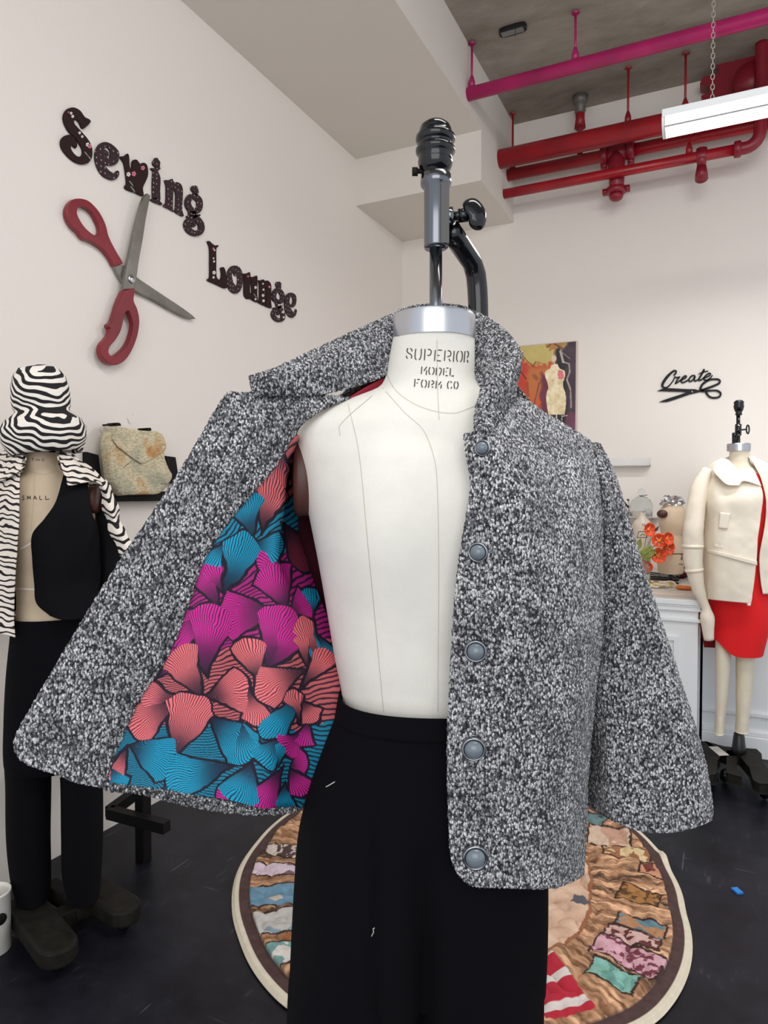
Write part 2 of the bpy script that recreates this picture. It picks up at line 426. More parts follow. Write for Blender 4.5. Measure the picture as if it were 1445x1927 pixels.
# zebra
def zebra(name, scale, rot, white=(240, 234, 226), dist=3.0, thr=0.5, dsc=1.4):
    m = mat(name, white, 0.85); nt = m.node_tree; b = nt.nodes['Principled BSDF']
    mp = mapped(nt, (1, 1, 1), rot); w = nt.nodes.new('ShaderNodeTexWave'); w.inputs['Scale'].default_value = scale
    w.inputs['Distortion'].default_value = dist; w.inputs['Detail'].default_value = 0.4; w.inputs['Detail Scale'].default_value = dsc; w.inputs['Detail Roughness'].default_value = 0.6
    nt.links.new(mp.outputs[0], w.inputs['Vector'])
    r = ramp(nt, [(thr - 0.03, (18, 16, 20)), (thr + 0.03, white)]); nt.links.new(w.outputs['Fac'], r.inputs['Fac']); nt.links.new(r.outputs[0], b.inputs['Base Color'])
    return m
m_zhat = zebra('zebra_hat_cotton', 18, (0.2, 0.9, 0.4), dist=6, thr=0.5, dsc=1.1)
m_zjac = zebra('zebra_jacket_cotton', 19, (0.3, 1.45, 0.2), (238, 228, 218), dist=5, thr=0.26, dsc=1.6)
m_zjac2 = zebra('zebra_sleeve_cotton', 19, (0.3, 1.25, 0.9), (238, 228, 218), dist=3.5, thr=0.36, dsc=1.6)

# dotted letter fabric
nt = m_letter.node_tree; b = nt.nodes['Principled BSDF']
mp = mapped(nt); vo = nt.nodes.new('ShaderNodeTexVoronoi'); vo.inputs['Scale'].default_value = 48; vo.inputs['Randomness'].default_value = 0.3; nt.links.new(mp.outputs[0], vo.inputs['Vector'])
r = ramp(nt, [(0.12, (180, 155, 155)), (0.17, (50, 31, 36))]); nt.links.new(vo.outputs['Distance'], r.inputs['Fac']); nt.links.new(r.outputs[0], b.inputs['Base Color'])
m_letterp = mat('plain_brown_letter', (50, 34, 34), 0.85)
m_pink = mat('pink_embroidery', (222, 120, 150), 0.8); m_wht = mat('white_embroidery', (236, 222, 216), 0.8); m_grn = mat('green_embroidery', (122, 138, 116), 0.8)

# map fabric
m_map = mat('map_print_cloth', (200, 190, 150), 0.8, bump=0.3, bscale=120); nt = m_map.node_tree; b = nt.nodes['Principled BSDF']
mp = mapped(nt); n1 = nt.nodes.new('ShaderNodeTexNoise'); n1.inputs['Scale'].default_value = 9; n1.inputs['Detail'].default_value = 6; nt.links.new(mp.outputs[0], n1.inputs['Vector'])
r1 = ramp(nt, [(0.3, (164, 162, 144)), (0.45, (198, 190, 162)), (0.55, (216, 204, 174)), (0.64, (206, 176, 130)), (0.72, (190, 134, 76))]); nt.links.new(n1.outputs['Fac'], r1.inputs['Fac'])
mpb = mapped(nt, (1, 1, 3.5)); n2 = nt.nodes.new('ShaderNodeTexNoise'); n2.inputs['Scale'].default_value = 38; n2.inputs['Detail'].default_value = 4; nt.links.new(mpb.outputs[0], n2.inputs['Vector'])
r2 = ramp(nt, [(0.44, (255, 255, 255)), (0.5, (140, 132, 112)), (0.56, (255, 255, 255))]); nt.links.new(n2.outputs['Fac'], r2.inputs['Fac'])
nt.links.new(mix(nt, 0.6, r1.outputs[0], r2.outputs[0], 'MULTIPLY'), b.inputs['Base Color'])

# glass
m_glass = mat('clear_glass', (245, 250, 250), 0.03); m_glass.node_tree.nodes['Principled BSDF'].inputs['Transmission Weight'].default_value = 0.95
m_glass.node_tree.nodes['Principled BSDF'].inputs['IOR'].default_value = 1.25
m_acryl = mat('clear_acrylic', (250, 250, 250), 0.1); m_acryl.node_tree.nodes['Principled BSDF'].inputs['Transmission Weight'].default_value = 0.6
m_poppy = mat('poppy_petal', (250, 84, 34), 0.6, vary=0.2, vscale=60); m_poppyc = mat('poppy_centre', (240, 130, 30), 0.7)
m_stem = mat('green_stem', (92, 104, 52), 0.7); m_leafg = mat('green_leaf', (150, 158, 80), 0.6)
m_foil = mat('silver_foil', (210, 212, 216), 0.2, 1.0)
m_orange = mat('orange_wood', (205, 112, 40), 0.6); m_yel = mat('pale_yellow_tape', (232, 208, 130), 0.6)
m_blue = mat('blue_plastic', (40, 130, 215), 0.5); m_bucket = mat('white_plastic', (226, 224, 216), 0.5, vary=0.04)
m_frost = mat('frosted_bottle_glass', (214, 210, 206), 0.25)
m_countert = mat('counter_top', (196, 190, 182), 0.4)
m_ceram = mat('bone_ceramic', (214, 200, 186), 0.4)
m_darkstuff = mat('dark_cast_metal', (24, 24, 26), 0.35)
m_wine = mat('wine_red_cloth', (96, 22, 42), 0.7)

# ------------------------------------------------------------------ room
XL, YB, XR = -2.15, 4.735, 3.2
ZS, ZX, ZC, XB, YX = 3.463, 3.168, 3.83, -1.31, 4.013
Y0 = -1.0
struct(boxo('floor', (XL - .1, Y0, -0.06), (XR, YB + .1, 0), m_floor))
struct(boxo('wall_left', (XL - .1, Y0, 0), (XL, YB + .1, ZC + .1), m_wall))
struct(boxo('wall_back', (XL - .1, YB, 0), (XR, YB + .1, ZC + .1), m_wall))
struct(boxo('ceiling', (XL - .1, Y0, ZC), (XR, YB + .1, ZC + .1), m_conc))
struct(boxo('trim_1', (XL, Y0, ZS), (XB, YB, ZC), m_soffit))
struct(boxo('trim_2', (XL, YX, ZX), (XB, YB, ZS), m_soffit))
YW = 3.9; XC1 = float(W(1316, 1250, 'y', 3.45)[0])
ZW = float(W(1440, 881, 'y', YW)[2])
struct(boxo('wall_wainscot', (XC1 + .004, YW, 0), (XR, YB, ZW), m_white))
for i, (z0, z1, dd) in enumerate([(0, 0.105, 0.028), (0.105, 0.13, 0.018), (0.20, 0.225, 0.015), (ZW - .02, ZW, 0.015)]):
    struct(boxo(['baseboard_back', 'trim_3', 'trim_4', 'trim_5'][i], (XC1 + .004, YW - dd, z0), (XR, YW, z1), m_white, bevel=0.005))

# ------------------------------------------------------------------ main dress form
FU, FV = (818 - 722.5) / F * 1.02, 1.02
def cam2w(u, v, z): return (u * CS - v * SN, u * SN + v * CS, z)
def zat(py, v): return P(722.5, py, v)[2]
def ring_surface(rows, v0, n=96, m=120, shape=2.0, extra=None, face=None):
    if face is None: face = v0 > 1.5
    """rows: (py, left px, right px, front half depth, back half depth) -> closed body of horizontal rings"""
    R = cr([(zat(r[0], v0) * 10, (((r[1] + r[2]) / 2) - 722.5) / F * v0, (r[2] - r[1]) / 2 / F * v0 * 0.985, r[3], r[4]) for r in rows], m)
    g = np.zeros((m, n, 3)); th = np.linspace(0, 2 * math.pi, n + 1)[:-1]
    A0 = math.atan2(R[:, 1].mean(), v0) if face else 0; ca, sa = math.cos(A0), math.sin(A0); um = R[:, 1].mean()
    for i in range(m):
        z, cu, a, bf, bb = R[i]; z /= 10
        c, s = np.cos(th), np.sin(th)
        u = cu + a * np.sign(c) * np.abs(c) ** (2 / shape); bv = np.where(s < 0, bf, bb)
        v = v0 + bv * np.sign(s) * np.abs(s) ** (2 / shape); zz = np.full(n, z)
        if face: du, dv = (u - cu) * ca, v - v0; u, v = cu + du * ca + dv * sa, v0 - du * sa + dv * ca
        if extra: u, v, zz = extra(u, v, zz, th)
        g[i] = np.stack([u * CS - v * SN, u * SN + v * CS, zz], -1)
    return g
def ring_obj(name, g, m, parent, caps=True, **k):
    nv, nu = g.shape[:2]; f = [tuple(q) for q in grid_faces(nv, nu, True)]
    if caps: f += [tuple(range(nu)), tuple(range((nv - 1) * nu, nv * nu))[::-1]]
    return mesh_obj(name, g, f, m, parent, **k)

fx, fy, _ = cam2w(FU, FV, 0)
form = thing('dress_form', 'large white canvas dress form in the middle wearing the open tweed jacket', 'dress form', (fx, fy, 0))
def bust(u, v, z, th):
    # gentle chest swell on both sides of the front seam, collar bone hollow
    zz = z[0]
    w = math.exp(-((zz - 1.27) / 0.085) ** 2) * 0.022
    for cu in (FU - 0.085, FU + 0.085):
        v = v - w * np.exp(-((u - cu) / 0.06) ** 2) * (np.sin(th) < 0)
    return u, v, z
torso_rows = [(636, 738, 893, .056, .058), (680, 730, 893, .056, .060), (712, 723, 894, .058, .064), (732, 707, 905, .062, .068), (750, 660, 940, .066, .074),
    (772, 608, 985, .074, .084), (798, 568, 1015, .084, .096), (826, 554, 1042, .092, .105), (870, 556, 1062, .106, .115), (974, 579, 1062, .116, .118),
    (1081, 600, 1056, .112, .112), (1235, 626, 1030, .100, .102), (1319, 641, 1015, .096, .100), (1400, 632, 1024, .100, .104), (1480, 610, 1030, .105, .110)]
torso = ring_obj('torso', ring_surface(torso_rows, FV, 120, 160, extra=bust), m_canvas, form)
zc0, zc1 = zat(636, FV), zat(596, FV)
rc = (893 - 739) / 2 / F * FV
cu = (816 - 722.5) / F * FV; cx_, cy_, _z = cam2w(cu, FV, 0)
cap = MB().lathe([(rc * .995, zc0 - .004), (rc, zc0), (rc, zc1 - .004), (rc * .985, zc1), (rc * .9, zc1 + .002), (0.014, zc1 + .004), (0.013, zc1 + .008)], (cx_, cy_, 0), 64).build('neck_cap', m_alu, form); sharp(cap)
# armhole plate on the image-left side
ap = P(566, 900, 1.015); d = Vector(cam2w(-1, -0.12, 0)).normalized()
MB().lathe([(0.054, -0.02), (0.056, 0.004), (0.05, 0.010), (0.0, 0.012)], ap, 40, axis=tuple(d), sx=1.0, sy=0.72).build('armhole_plate', m_armdark, form)
# pole, clamp, finial
def pt(px, py, v=FV): return P(px, py, v)
rod = MB().tube([pt(820, 1900), pt(820, 600), pt(820, 455)], .0092, 24).build('pole', m_steel, form)
sx0, sy0, _ = pt(820, 500)
def lz(rows, cxp, v=FV):
    return [(w / 2 / F * v, zat(y, v)) for w, y in rows]
MB().lathe(lz([(42, 468), (44, 462), (44, 356), (56, 350), (58, 345), (56, 330), (44, 326)], 820)[:], (pt(820, 400)[0], pt(820, 400)[1], 0), 32).build('clamp_sleeve', m_steel, form)
sl = pt(836, 400, FV - .005)
MB().box((-.006, -.012, -.043), (.006, .012, .043), Matrix.Rotation(PSI, 3, 'Z'), (sl[0], sl[1], zat(408, FV))).build('clamp_bar', m_gloss, form, smooth=False)
MB().lathe([(w / 2 / F * FV, zat(y, FV)) for w, y in [(40, 337), (42, 327), (54, 322), (62, 313), (65, 304), (61, 296), (66, 292), (73, 287), (73, 281), (66, 276.5), (58, 274), (66, 270), (73, 265), (73, 258), (66, 253.5), (58, 251), (60, 246), (54, 238), (40, 232), (20, 229.3), (2, 229)]],
    (pt(819, 300)[0], pt(819, 300)[1], 0), 56).build('finial', m_gloss, form)
MB().tube([pt(800, 322), pt(784, 322)], .0035, 12).build('set_screw', m_iron, form)
MB().lathe([(.0065, 0), (.0065, .008)], pt(786, 323), 6, axis=cam2w(-1, 0, 0)).build('screw_head', m_iron, form)
kn = thing if False else None
MB().tube([pt(838, 408), pt(852, 407)], .013, 6).build('lock_nut', m_steel, form)
wk = MB().tube([pt(850, 407), pt(876, 405)], .006, 16).tube([pt(862, 406), pt(880, 405)], .0095, 16).build('wing_screw', m_gloss, form)
pr = [(878, 375), (893, 373), (906, 383), (914, 399), (915, 418), (907, 432), (893, 433), (883, 424), (880, 408), (873, 397), (870, 384)]
g = PA(np.array([[(890 + (x - 890) * k, 404 + (y - 404) * k, FV + s) for x, y in cr(pr, 44, True)] for k, s in [(.02, -.012), (.7, -.011), (.93, -.007), (1.0, 0), (.93, .007), (.7, .011), (.02, .012)]]))
mesh_obj('wing_knob', g, grid_faces(7, 44, True), m_gloss, wk)
# curved rear pipe
pp = [(846, 432, FV + .01), (852, 440, FV + .025), (872, 470, FV + .06), (890, 497, FV + .085), (897, 530, FV + .095), (900, 600, FV + .1), (900, 800, FV + .1), (895, 1900, FV + .1)]
q = PA(cr(pp, 60)); MB().tube(q, .0160, 28).build('curved_support_pipe', m_gloss, form)
# lower stand (below the frame of the photo)
MB().tube([(sx0, sy0, .1), pt(820, 1890)], .02, 20).build('stand_pole', m_iron, form)
MB().box((-.28, -.26, .05), (-.18, .26, .11), Matrix.Rotation(PSI, 3, 'Z'), (sx0, sy0, 0)).box((.18, -.26, .05), (.28, .26, .11), Matrix.Rotation(PSI, 3, 'Z'), (sx0, sy0, 0)).box((-.2, -.05, .06), (.2, .05, .10), Matrix.Rotation(PSI, 3, 'Z'), (sx0, sy0, 0)).build('stand_base', m_iron, form, smooth=False)
for a in (-.23, .23):
    for c in (-.22, .22):
        w_ = Matrix.Rotation(PSI, 3, 'Z') @ Vector((a, c, 0)); blob('caster', (sx0 + w_.x, sy0 + w_.y, .027), (.02, .02, .027), m_gloss, form)
bpy.context.view_layer.update()
t5 = CT(740, 630, .11765)
TXT = [[(240,215),(222,245),(232,285),(280,312),(298,345),(288,380)],[(275,215),(298,240),(300,268)],[(212,335),(216,360),(230,382)],[(362,225),(352,300),(350,370),(370,403)],[(452,225),(445,330),(432,380),(410,402)],
[(510,228),(498,410)],[(552,235),(590,238),(607,265),(600,305),(580,332),(545,330)],[(672,245),(658,420)],[(715,245),(775,250)],[(705,330),(738,332)],[(695,415),(760,420)],[(828,250),(815,420)],[(868,255),(905,262),(920,300),(905,340),(860,352)],[(888,385),(908,430)],
[(970,258),(958,435)],[(1045,260),(1020,290),(1010,380),(1025,432)],[(1075,260),(1098,290),(1095,390),(1068,435)],[(1142,262),(1128,440)],[(1170,262),(1195,280),(1195,330),(1175,370)],[(1180,400),(1188,445)],
[(458,510),(448,630)],[(535,515),(490,580)],[(535,570),(525,645)],[(590,520),(570,560),(572,610),(588,640)],[(628,522),(652,550),(645,610),(625,640)],[(690,530),(683,648)],[(730,532),(765,545),(760,600),(735,655)],[(808,535),(800,650)],[(845,533),(880,535)],[(835,593),(852,593)],[(830,655),(870,658)],[(912,535),(905,655)],[(925,660),(968,662)],
[(350,710),(338,835)],[(385,718),(425,718)],[(372,775),(395,775)],[(478,722),(455,750),(452,810),(470,845)],[(510,725),(530,760),(525,810),(505,848)],[(575,735),(562,850)],[(610,735),(645,750),(640,785),(605,800)],[(618,825),(635,850)],[(690,740),(680,862)],[(765,750),(722,805)],[(768,800),(758,862)],
[(890,745),(868,780),(868,840),(880,865)],[(912,745),(932,770)],[(935,835),(918,862)],[(990,748),(970,790),(975,845),(985,868)],[(1015,752),(1035,790),(1025,845),(1005,868)]]
project_strokes('stencil_lettering', torso, [t5(s) for s in TXT], m_ink, form, width=1.9, lift=.0007, n=8)
project_strokes('seam_stitching', torso, [[(822, 640), (823, 720), (826, 790)], [(726, 700), (745, 735), (790, 765), (850, 778), (893, 765)], [(720, 730), (760, 775), (800, 815), (822, 900), (824, 1340)], [(700, 745), (640, 800), (640, 820)], [(655, 760), (675, 850), (690, 1000), (722, 1340)]], m_seam, form, width=0.9, lift=.0005, n=60)

# ------------------------------------------------------------------ trousers on the main form
TR = thing('trousers', 'black high-waisted trousers on the main dress form below the tweed jacket', 'trousers', (fx, fy, 0))
def pleat(u, v, z, th):
    zz = z[0]; k = min(1, max(0, (1.0 - zz) / .15))
    front = np.sin(th) < 0
    v = v + k * .010 * np.exp(-((u - (709 - 722.5) / F) / .006) ** 2) * front
    c = min(1, max(0, (.86 - zz) / .18))
    v = v + c * .05 * np.exp(-((u - (792 - 722.5) / F) / .014) ** 2) * front + c * .012 * np.exp(-((u - (880 - 722.5) / F) / .03) ** 2) * front
    v = v + .004 * np.sin(u * 60 + zz * 5) * k
    return u, v, z
g = ring_surface([(1312, 634, 1019, .108, .11), (1345, 628, 1022, .110, .112), (1400, 606, 1024, .118, .12), (1470, 580, 1030, .125, .135), (1560, 557, 1032, .128, .14), (1660, 548, 1034, .128, .14), (1760, 542, 1034, .122, .135), (1840, 538, 1032, .112, .12)], FV - .01, 140, 90, 2.3, pleat)
ring_obj('hip_panel', g, m_black, TR, caps=False)
for nm, l, r in (('left', 535, 806), ('right', 782, 1032)):
    rows = [(1700, l + 30, r - 25, .09, .09), (1790, l + 12, r - 12, .10, .105), (1835, l + 4, r - 6, .105, .11), (1927, l, r - 6, .105, .11), (2150, l - 2, r - 10, .10, .11), (2380, l - 4, r - 14, .10, .10)]
    ring_obj('trouser_leg', ring_surface(rows, FV - .012, 80, 40, 2.3, lambda u, v, z, th: (u, v + .004 * np.sin(u * 70 + z * 9), z)), m_black, TR, caps=False)
wb = ring_surface([(1307, 636, 1018, .1095, .112), (1345, 629, 1022, .1125, .115)], FV - .01, 140, 10, 2.3)
solid(ring_obj('waistband', wb, m_black, TR, caps=False), .004)
m_lint = mat('lint_thread', (200, 196, 186), .9)
for nm, a in (('lint_thread', [(699, 1762), (703, 1754), (702, 1748), (705, 1746)]), ('lint_thread', [(613, 1481), (622, 1476), (630, 1471)])):
    o = MB().tube([P(x, y, .882 if y > 1600 else .892) for x, y in a], .0006, 6).build(nm, m_lint, TR)

# ------------------------------------------------------------------ tweed jacket
JK = thing('tweed_jacket', 'black and white tweed jacket held open to show its bright printed lining', 'jacket', (fx, fy, 0))
def wav(a, s, seed=3): return lambda g: a * fbm(g * s, 3, seed)
JT = .0009
front = [
 [(873,818,.893),(876,850,.885),(886,905,.878),(877,970,.874),(863,1060,.872),(854,1150,.874),(848,1250,.876),(844,1350,.874),(843,1450,.87),(846,1560,.866),(851,1615,.864),(864,1645,.863),(888,1665,.862)],
 [(893,812,.892),(905,850,.874),(908,950,.866),(892,1060,.862),(885,1200,.863),(878,1350,.862),(878,1450,.858),(882,1560,.856),(886,1620,.855),(895,1650,.855),(912,1671,.855)],
 [(925,790,.905),(935,850,.874),(935,950,.86),(928,1060,.856),(925,1200,.858),(925,1350,.858),(930,1450,.854),(930,1560,.852),(935,1620,.852),(940,1672,.852)],
 [(966,748,.965),(975,800,.93),(985,900,.875),(985,1050,.858),(985,1200,.858),(985,1350,.86),(985,1500,.856),(985,1600,.856),(985,1673,.856)],
 [(1030,780,1.0),(1040,850,.955),(1048,950,.905),(1050,1100,.882),(1050,1250,.876),(1048,1400,.876),(1042,1550,.876),(1038,1670,.878)],
 [(1088,815,1.03),(1098,880,.985),(1103,960,.945),(1105,1100,.92),(1100,1250,.908),(1090,1400,.91),(1078,1530,.912),(1072,1656,.915)],
 [(1118,836,1.05),(1126,900,1.02),(1132,980,.99),(1136,1100,.97),(1132,1230,.958),(1116,1350,.958),(1104,1480,.96),(1094,1645,.962)]]
fld = lambda g: .0035 * np.sin((g[..., 0] * CS + g[..., 1] * SN) * 34 + g[..., 2] * 3.0) * np.clip((1.35 - g[..., 2]) * 3, 0, 1) + .0022 * fbm(g * 14, 3, 5)
cloth('left_front_panel', front, 150, 420, m_tweed, JK, .004, JT, fold=fld)
sleeve = [
 [(1098,850,1.075),(1098,1000,1.06),(1094,1200,1.06),(1092,1350,1.07),(1098,1498,1.08)],
 [(1112,836,1.05),(1128,950,1.01),(1128,1150,.992),(1128,1350,.99),(1140,1538,.985)],
 [(1118,834,1.045),(1150,960,.99),(1170,1150,.975),(1185,1350,.965),(1205,1564,.955)],
 [(1122,834,1.05),(1170,1000,.995),(1210,1180,.975),(1240,1350,.962),(1270,1566,.95)],
 [(1128,836,1.06),(1148,878,1.045),(1178,965,1.02),(1217,1090,1.0),(1262,1230,.985),(1302,1350,.975),(1327,1440,.97),(1341,1520,.968),(1338,1545,.967)],
 [(1126,838,1.08),(1150,890,1.09),(1175,980,1.09),(1214,1100,1.08),(1258,1240,1.07),(1298,1360,1.06),(1322,1450,1.055),(1334,1535,1.05)],
 [(1120,840,1.09),(1160,1000,1.12),(1200,1180,1.13),(1235,1350,1.13),(1262,1548,1.12)],
 [(1108,845,1.09),(1130,1000,1.13),(1150,1180,1.14),(1165,1350,1.14),(1180,1530,1.14)]]
cloth('left_sleeve', sleeve, 260, 300, m_tweed, JK, .003, JT, cyc=True, fold=lambda g: .003 * fbm(g * 9, 2, 8))
# open right front: facing band, seen from inside
facing = [
 [(430,737,.935),(412,760,.93),(380,815,.92),(330,900,.905),(285,968,.895),(240,1032,.885),(185,1120,.875),(130,1210,.865),(95,1270,.86),(60,1330,.855),(36,1372,.852),(28,1392,.852),(29,1412,.852)],
 [(452,739,.94),(430,785,.925),(390,850,.912),(340,930,.9),(290,1010,.888),(240,1095,.878),(190,1175,.87),(150,1245,.862),(110,1315,.856),(80,1365,.852),(62,1400,.85),(52,1425,.85),(46,1434,.85)],
 [(500,737,.955),(480,790,.935),(440,870,.915),(400,935,.903),(350,1020,.89),(300,1105,.88),(250,1195,.872),(205,1280,.864),(160,1360,.857),(130,1420,.852),(112,1460,.85)],
 [(575,738,.975),(545,785,.955),(505,845,.935),(450,925,.915),(400,1010,.898),(350,1100,.885),(300,1200,.876),(250,1300,.867),(205,1390,.86),(175,1445,.856),(158,1476,.854)],
 [(660,748,.995),(606,772,.975),(566,799,.962),(552,822,.955),(518,878,.938),(472,931,.92),(426,985,.905),(383,1054,.893),(358,1127,.885),(322,1223,.876),(261,1320,.867),(212,1430,.86),(197,1483,.857)]]
cloth('right_front_facing', facing, 150, 420, m_tweed, JK, .004, JT, fold=wav(.003, 8))
# collar
cloth('collar', [
 [(742,590,1.075),(690,612,1.05),(630,640,1.02),(570,668,.985),(510,696,.955),(469,709,.94)],
 [(741,620,1.05),(700,640,1.03),(640,665,1.0),(580,690,.972),(520,708,.95),(470,716,.938)],
 [(736,670,1.03),(700,690,1.01),(640,705,.985),(580,720,.965),(530,728,.95),(476,740,.936)],
 [(727,705,1.01),(700,716,1.0),(650,732,.99),(600,742,.972),(530,744,.952),(476,741,.937)]], 90, 220, m_tweed, JK, .004, JT)
cloth('collar_back_band', [
 [(742,590,1.075),(752,582,1.10),(770,577,1.125),(800,573,1.135),(840,572,1.135),(870,576,1.125),(890,584,1.10),(898,592,1.075)],
 [(740,640,1.06),(752,640,1.09),(770,640,1.12),(800,640,1.13),(840,640,1.13),(870,640,1.12),(892,640,1.09),(897,640,1.06)]], 30, 120, m_tweed, JK, .006, JT)
cloth('collar_inner_wing', [
 [(893,588,1.085),(894,640,1.05),(894,690,1.03),(897,728,1.0),(905,745,.985)],
 [(905,592,1.08),(908,640,1.045),(908,690,1.02),(910,725,1.0),(915,745,.98)],
 [(930,606,1.06),(935,645,1.03),(935,680,1.01),(930,715,.99),(925,745,.975)],
 [(952,624,1.04),(965,650,1.01),(955,680,.99),(950,715,.985),(945,745,.97)],
 [(958,632,1.03),(980,664,1.0),(975,685,.985),(968,715,.98),(966,745,.97)]], 90, 120, m_tweed, JK, .004, JT)
cloth('collar_fallen_wing', [
 [(922,688,.965),(911,705,.94),(908,725,.93),(898,760,.915),(893,790,.895),(896,812,.888),(904,822,.886)],
 [(935,682,.955),(930,710,.925),(925,740,.912),(915,770,.90),(910,795,.888),(915,815,.884)],
 [(960,678,.958),(956,705,.935),(952,735,.925),(940,765,.915),(930,790,.90),(928,806,.895)],
 [(982,664,.985),(978,695,.965),(970,725,.96),(967,748,.955),(955,770,.935),(940,790,.91)]], 80, 120, m_tweed, JK, .005, JT)
m_dkl = mat('shaded_back_lining', (74, 14, 34), .8, vary=.25, vscale=20)  # dark maroon stands in for the shade between form and jacket back
cloth('neck_lining', [[(655,750,1.0),(690,728,1.01),(722,712,1.02)],[(665,765,1.02),(700,750,1.03),(735,735,1.04)]], 20, 40, mat('red_lining', (170, 40, 62), .8), JK, .002)
# jacket back, behind the form
cloth('jacket_back', [
 [(560,792,1.05),(520,900,1.07),(500,1000,1.08),(480,1100,1.08),(470,1250,1.06),(500,1400,1.05),(520,1520,1.05)],
 [(640,745,1.06),(640,900,1.155),(640,1100,1.165),(640,1300,1.16),(640,1520,1.15)],
 [(740,640,1.10),(740,800,1.16),(740,1000,1.19),(740,1250,1.18),(740,1525,1.17)],
 [(900,640,1.10),(900,800,1.16),(900,1000,1.19),(900,1250,1.18),(900,1525,1.17)],
 [(1010,770,1.07),(1010,900,1.155),(1010,1100,1.165),(1010,1300,1.16),(1005,1530,1.14)],
 [(1118,836,1.055),(1100,950,1.11),(1085,1100,1.12),(1080,1300,1.11),(1075,1530,1.08)]], 120, 120, m_tweed, JK, .004, JT)
cloth('back_lining', [
 [(565,800,1.04),(525,900,1.055),(505,1000,1.06),(490,1100,1.062),(480,1250,1.045),(510,1380,1.04),(525,1440,1.04)],
 [(640,755,1.052),(640,900,1.145),(640,1100,1.155),(640,1300,1.15),(640,1500,1.14)],
 [(740,700,1.11),(740,800,1.15),(740,1000,1.18),(740,1250,1.17),(740,1500,1.16)],
 [(900,700,1.11),(900,800,1.15),(900,1000,1.18),(900,1250,1.17),(900,1500,1.16)],
 [(1010,780,1.06),(1010,900,1.145),(1010,1100,1.155),(1010,1300,1.15),(1005,1500,1.13)]], 60, 60, m_dkl, JK, 0)
# printed lining of the open front
L0 = [(555,815,.958),(518,878,.94),(472,931,.922),(426,985,.907),(383,1054,.895),(358,1127,.887),(322,1223,.878),(261,1320,.869),(212,1430,.862),(198,1472,.859)]
L1 = [(560,818,.965),(528,880,.95),(492,940,.935),(460,1000,.922),(430,1080,.912),(410,1160,.905),(385,1250,.898),(350,1340,.89),(320,1430,.884),(310,1489,.88)]
L2 = [(562,822,.985),(535,890,.972),(512,960,.96),(495,1030,.95),(480,1110,.94),(470,1190,.932),(455,1280,.925),(440,1370,.918),(425,1450,.91),(415,1503,.905)]
L3 = [(558,835,1.02),(541,900,1.005),(532,980,.99),(524,1060,.975),(528,1130,.97),(535,1210,.962),(530,1300,.955),(520,1390,.948),(505,1470,.94),(495,1520,.935)]
L4_ = [(556,850,1.07),(540,920,1.06),(531,1000,1.05),(528,1060,1.03),(556,1120,1.02),(578,1200,1.0),(575,1300,.99),(560,1390,.978),(545,1460,.97),(528,1523,.965)]
L5 = [(562,860,1.10),(560,940,1.10),(560,1010,1.09),(590,1090,1.08),(612,1140,1.06),(640,1230,1.05),(640,1290,1.03),(625,1380,1.01),(600,1450,1.0),(570,1524,.995)]
lin_rails = [L0, L1, L2, L3, L4_, L5]
LG = loft(lin_rails, 470, 640)
px2 = LG[..., :2]
c2 = CT(180, 820, .384)
T_, C_, M_ = (0, 166, 206), (255, 124, 128), (222, 34, 156)
FANS = [ # apex, tip, half width, colour   (painted in order)
 ((930,60),(880,250),70,C_),((880,110),(780,260),90,C_),((905,420),(1050,640),90,(120,26,50)),((815,490),(880,230),80,C_),
 ((600,860),(515,630),95,M_),((640,775),(560,640),60,M_),((930,640),(800,610),60,M_),((600,600),(520,600),60,T_),((650,500),(560,640),50,T_),
 ((760,528),(905,560),85,T_),((762,528),(735,295),108,T_),((640,778),(735,505),115,T_),((1085,890),(1050,740),60,T_),((1100,960),(1160,1110),62,T_),((1090,890),(1078,1090),42,T_),
 ((800,745),(900,640),70,M_),((930,855),(850,650),110,M_),((930,880),(1050,800),95,M_),((880,860),(625,880),135,M_),((600,860),(420,930),80,M_),((545,860),(380,1010),90,M_),
 ((540,1200),(570,850),118,M_),((830,1150),(905,850),118,M_),((830,1150),(985,960),90,M_),
 ((1110,1130),(1010,900),70,C_),((1130,1150),(1080,1110),70,C_),((1000,1250),(1140,1060),70,C_),
 ((300,1200),(400,1050),70,M_),((410,1300),(180,1430),125,C_),((410,1300),(230,1260),80,C_),((1040,1140),(1000,980),60,C_),
 ((515,1283),(395,1050),118,C_),((790,1215),(740,1000),95,C_),((1040,1140),(800,1240),120,C_),((740,1215),(790,1400),85,C_),((515,1283),(735,1240),128,C_),
 ((1010,1290),(1080,1400),80,C_),((1010,1270),(840,1460),85,T_),((1000,1420),(960,1260),60,C_),((1010,1440),(920,1540),90,M_),((1040,1400),(1010,1520),60,M_),
 ((560,1370),(755,1560),125,T_),((700,1400),(760,1570),90,T_),((910,1490),(790,1590),85,T_),((870,1620),(905,1520),40,T_),
 ((380,1610),(480,1285),128,C_),((140,1500),(90,1690),62,C_),((50,1600),(130,1720),80,T_),((145,1500),(370,1610),130,T_),
 ((920,1600),(800,1830),95,M_),((960,1620),(1030,1600),85,M_),((960,1620),(1030,1760),70,M_),((940,1690),(930,1840),70,T_),((760,1830),(600,1760),60,M_),
 ((680,1625),(360,1690),122,T_),((765,1590),(690,1800),118,T_),((350,1700),(330,1790),80,T_)]
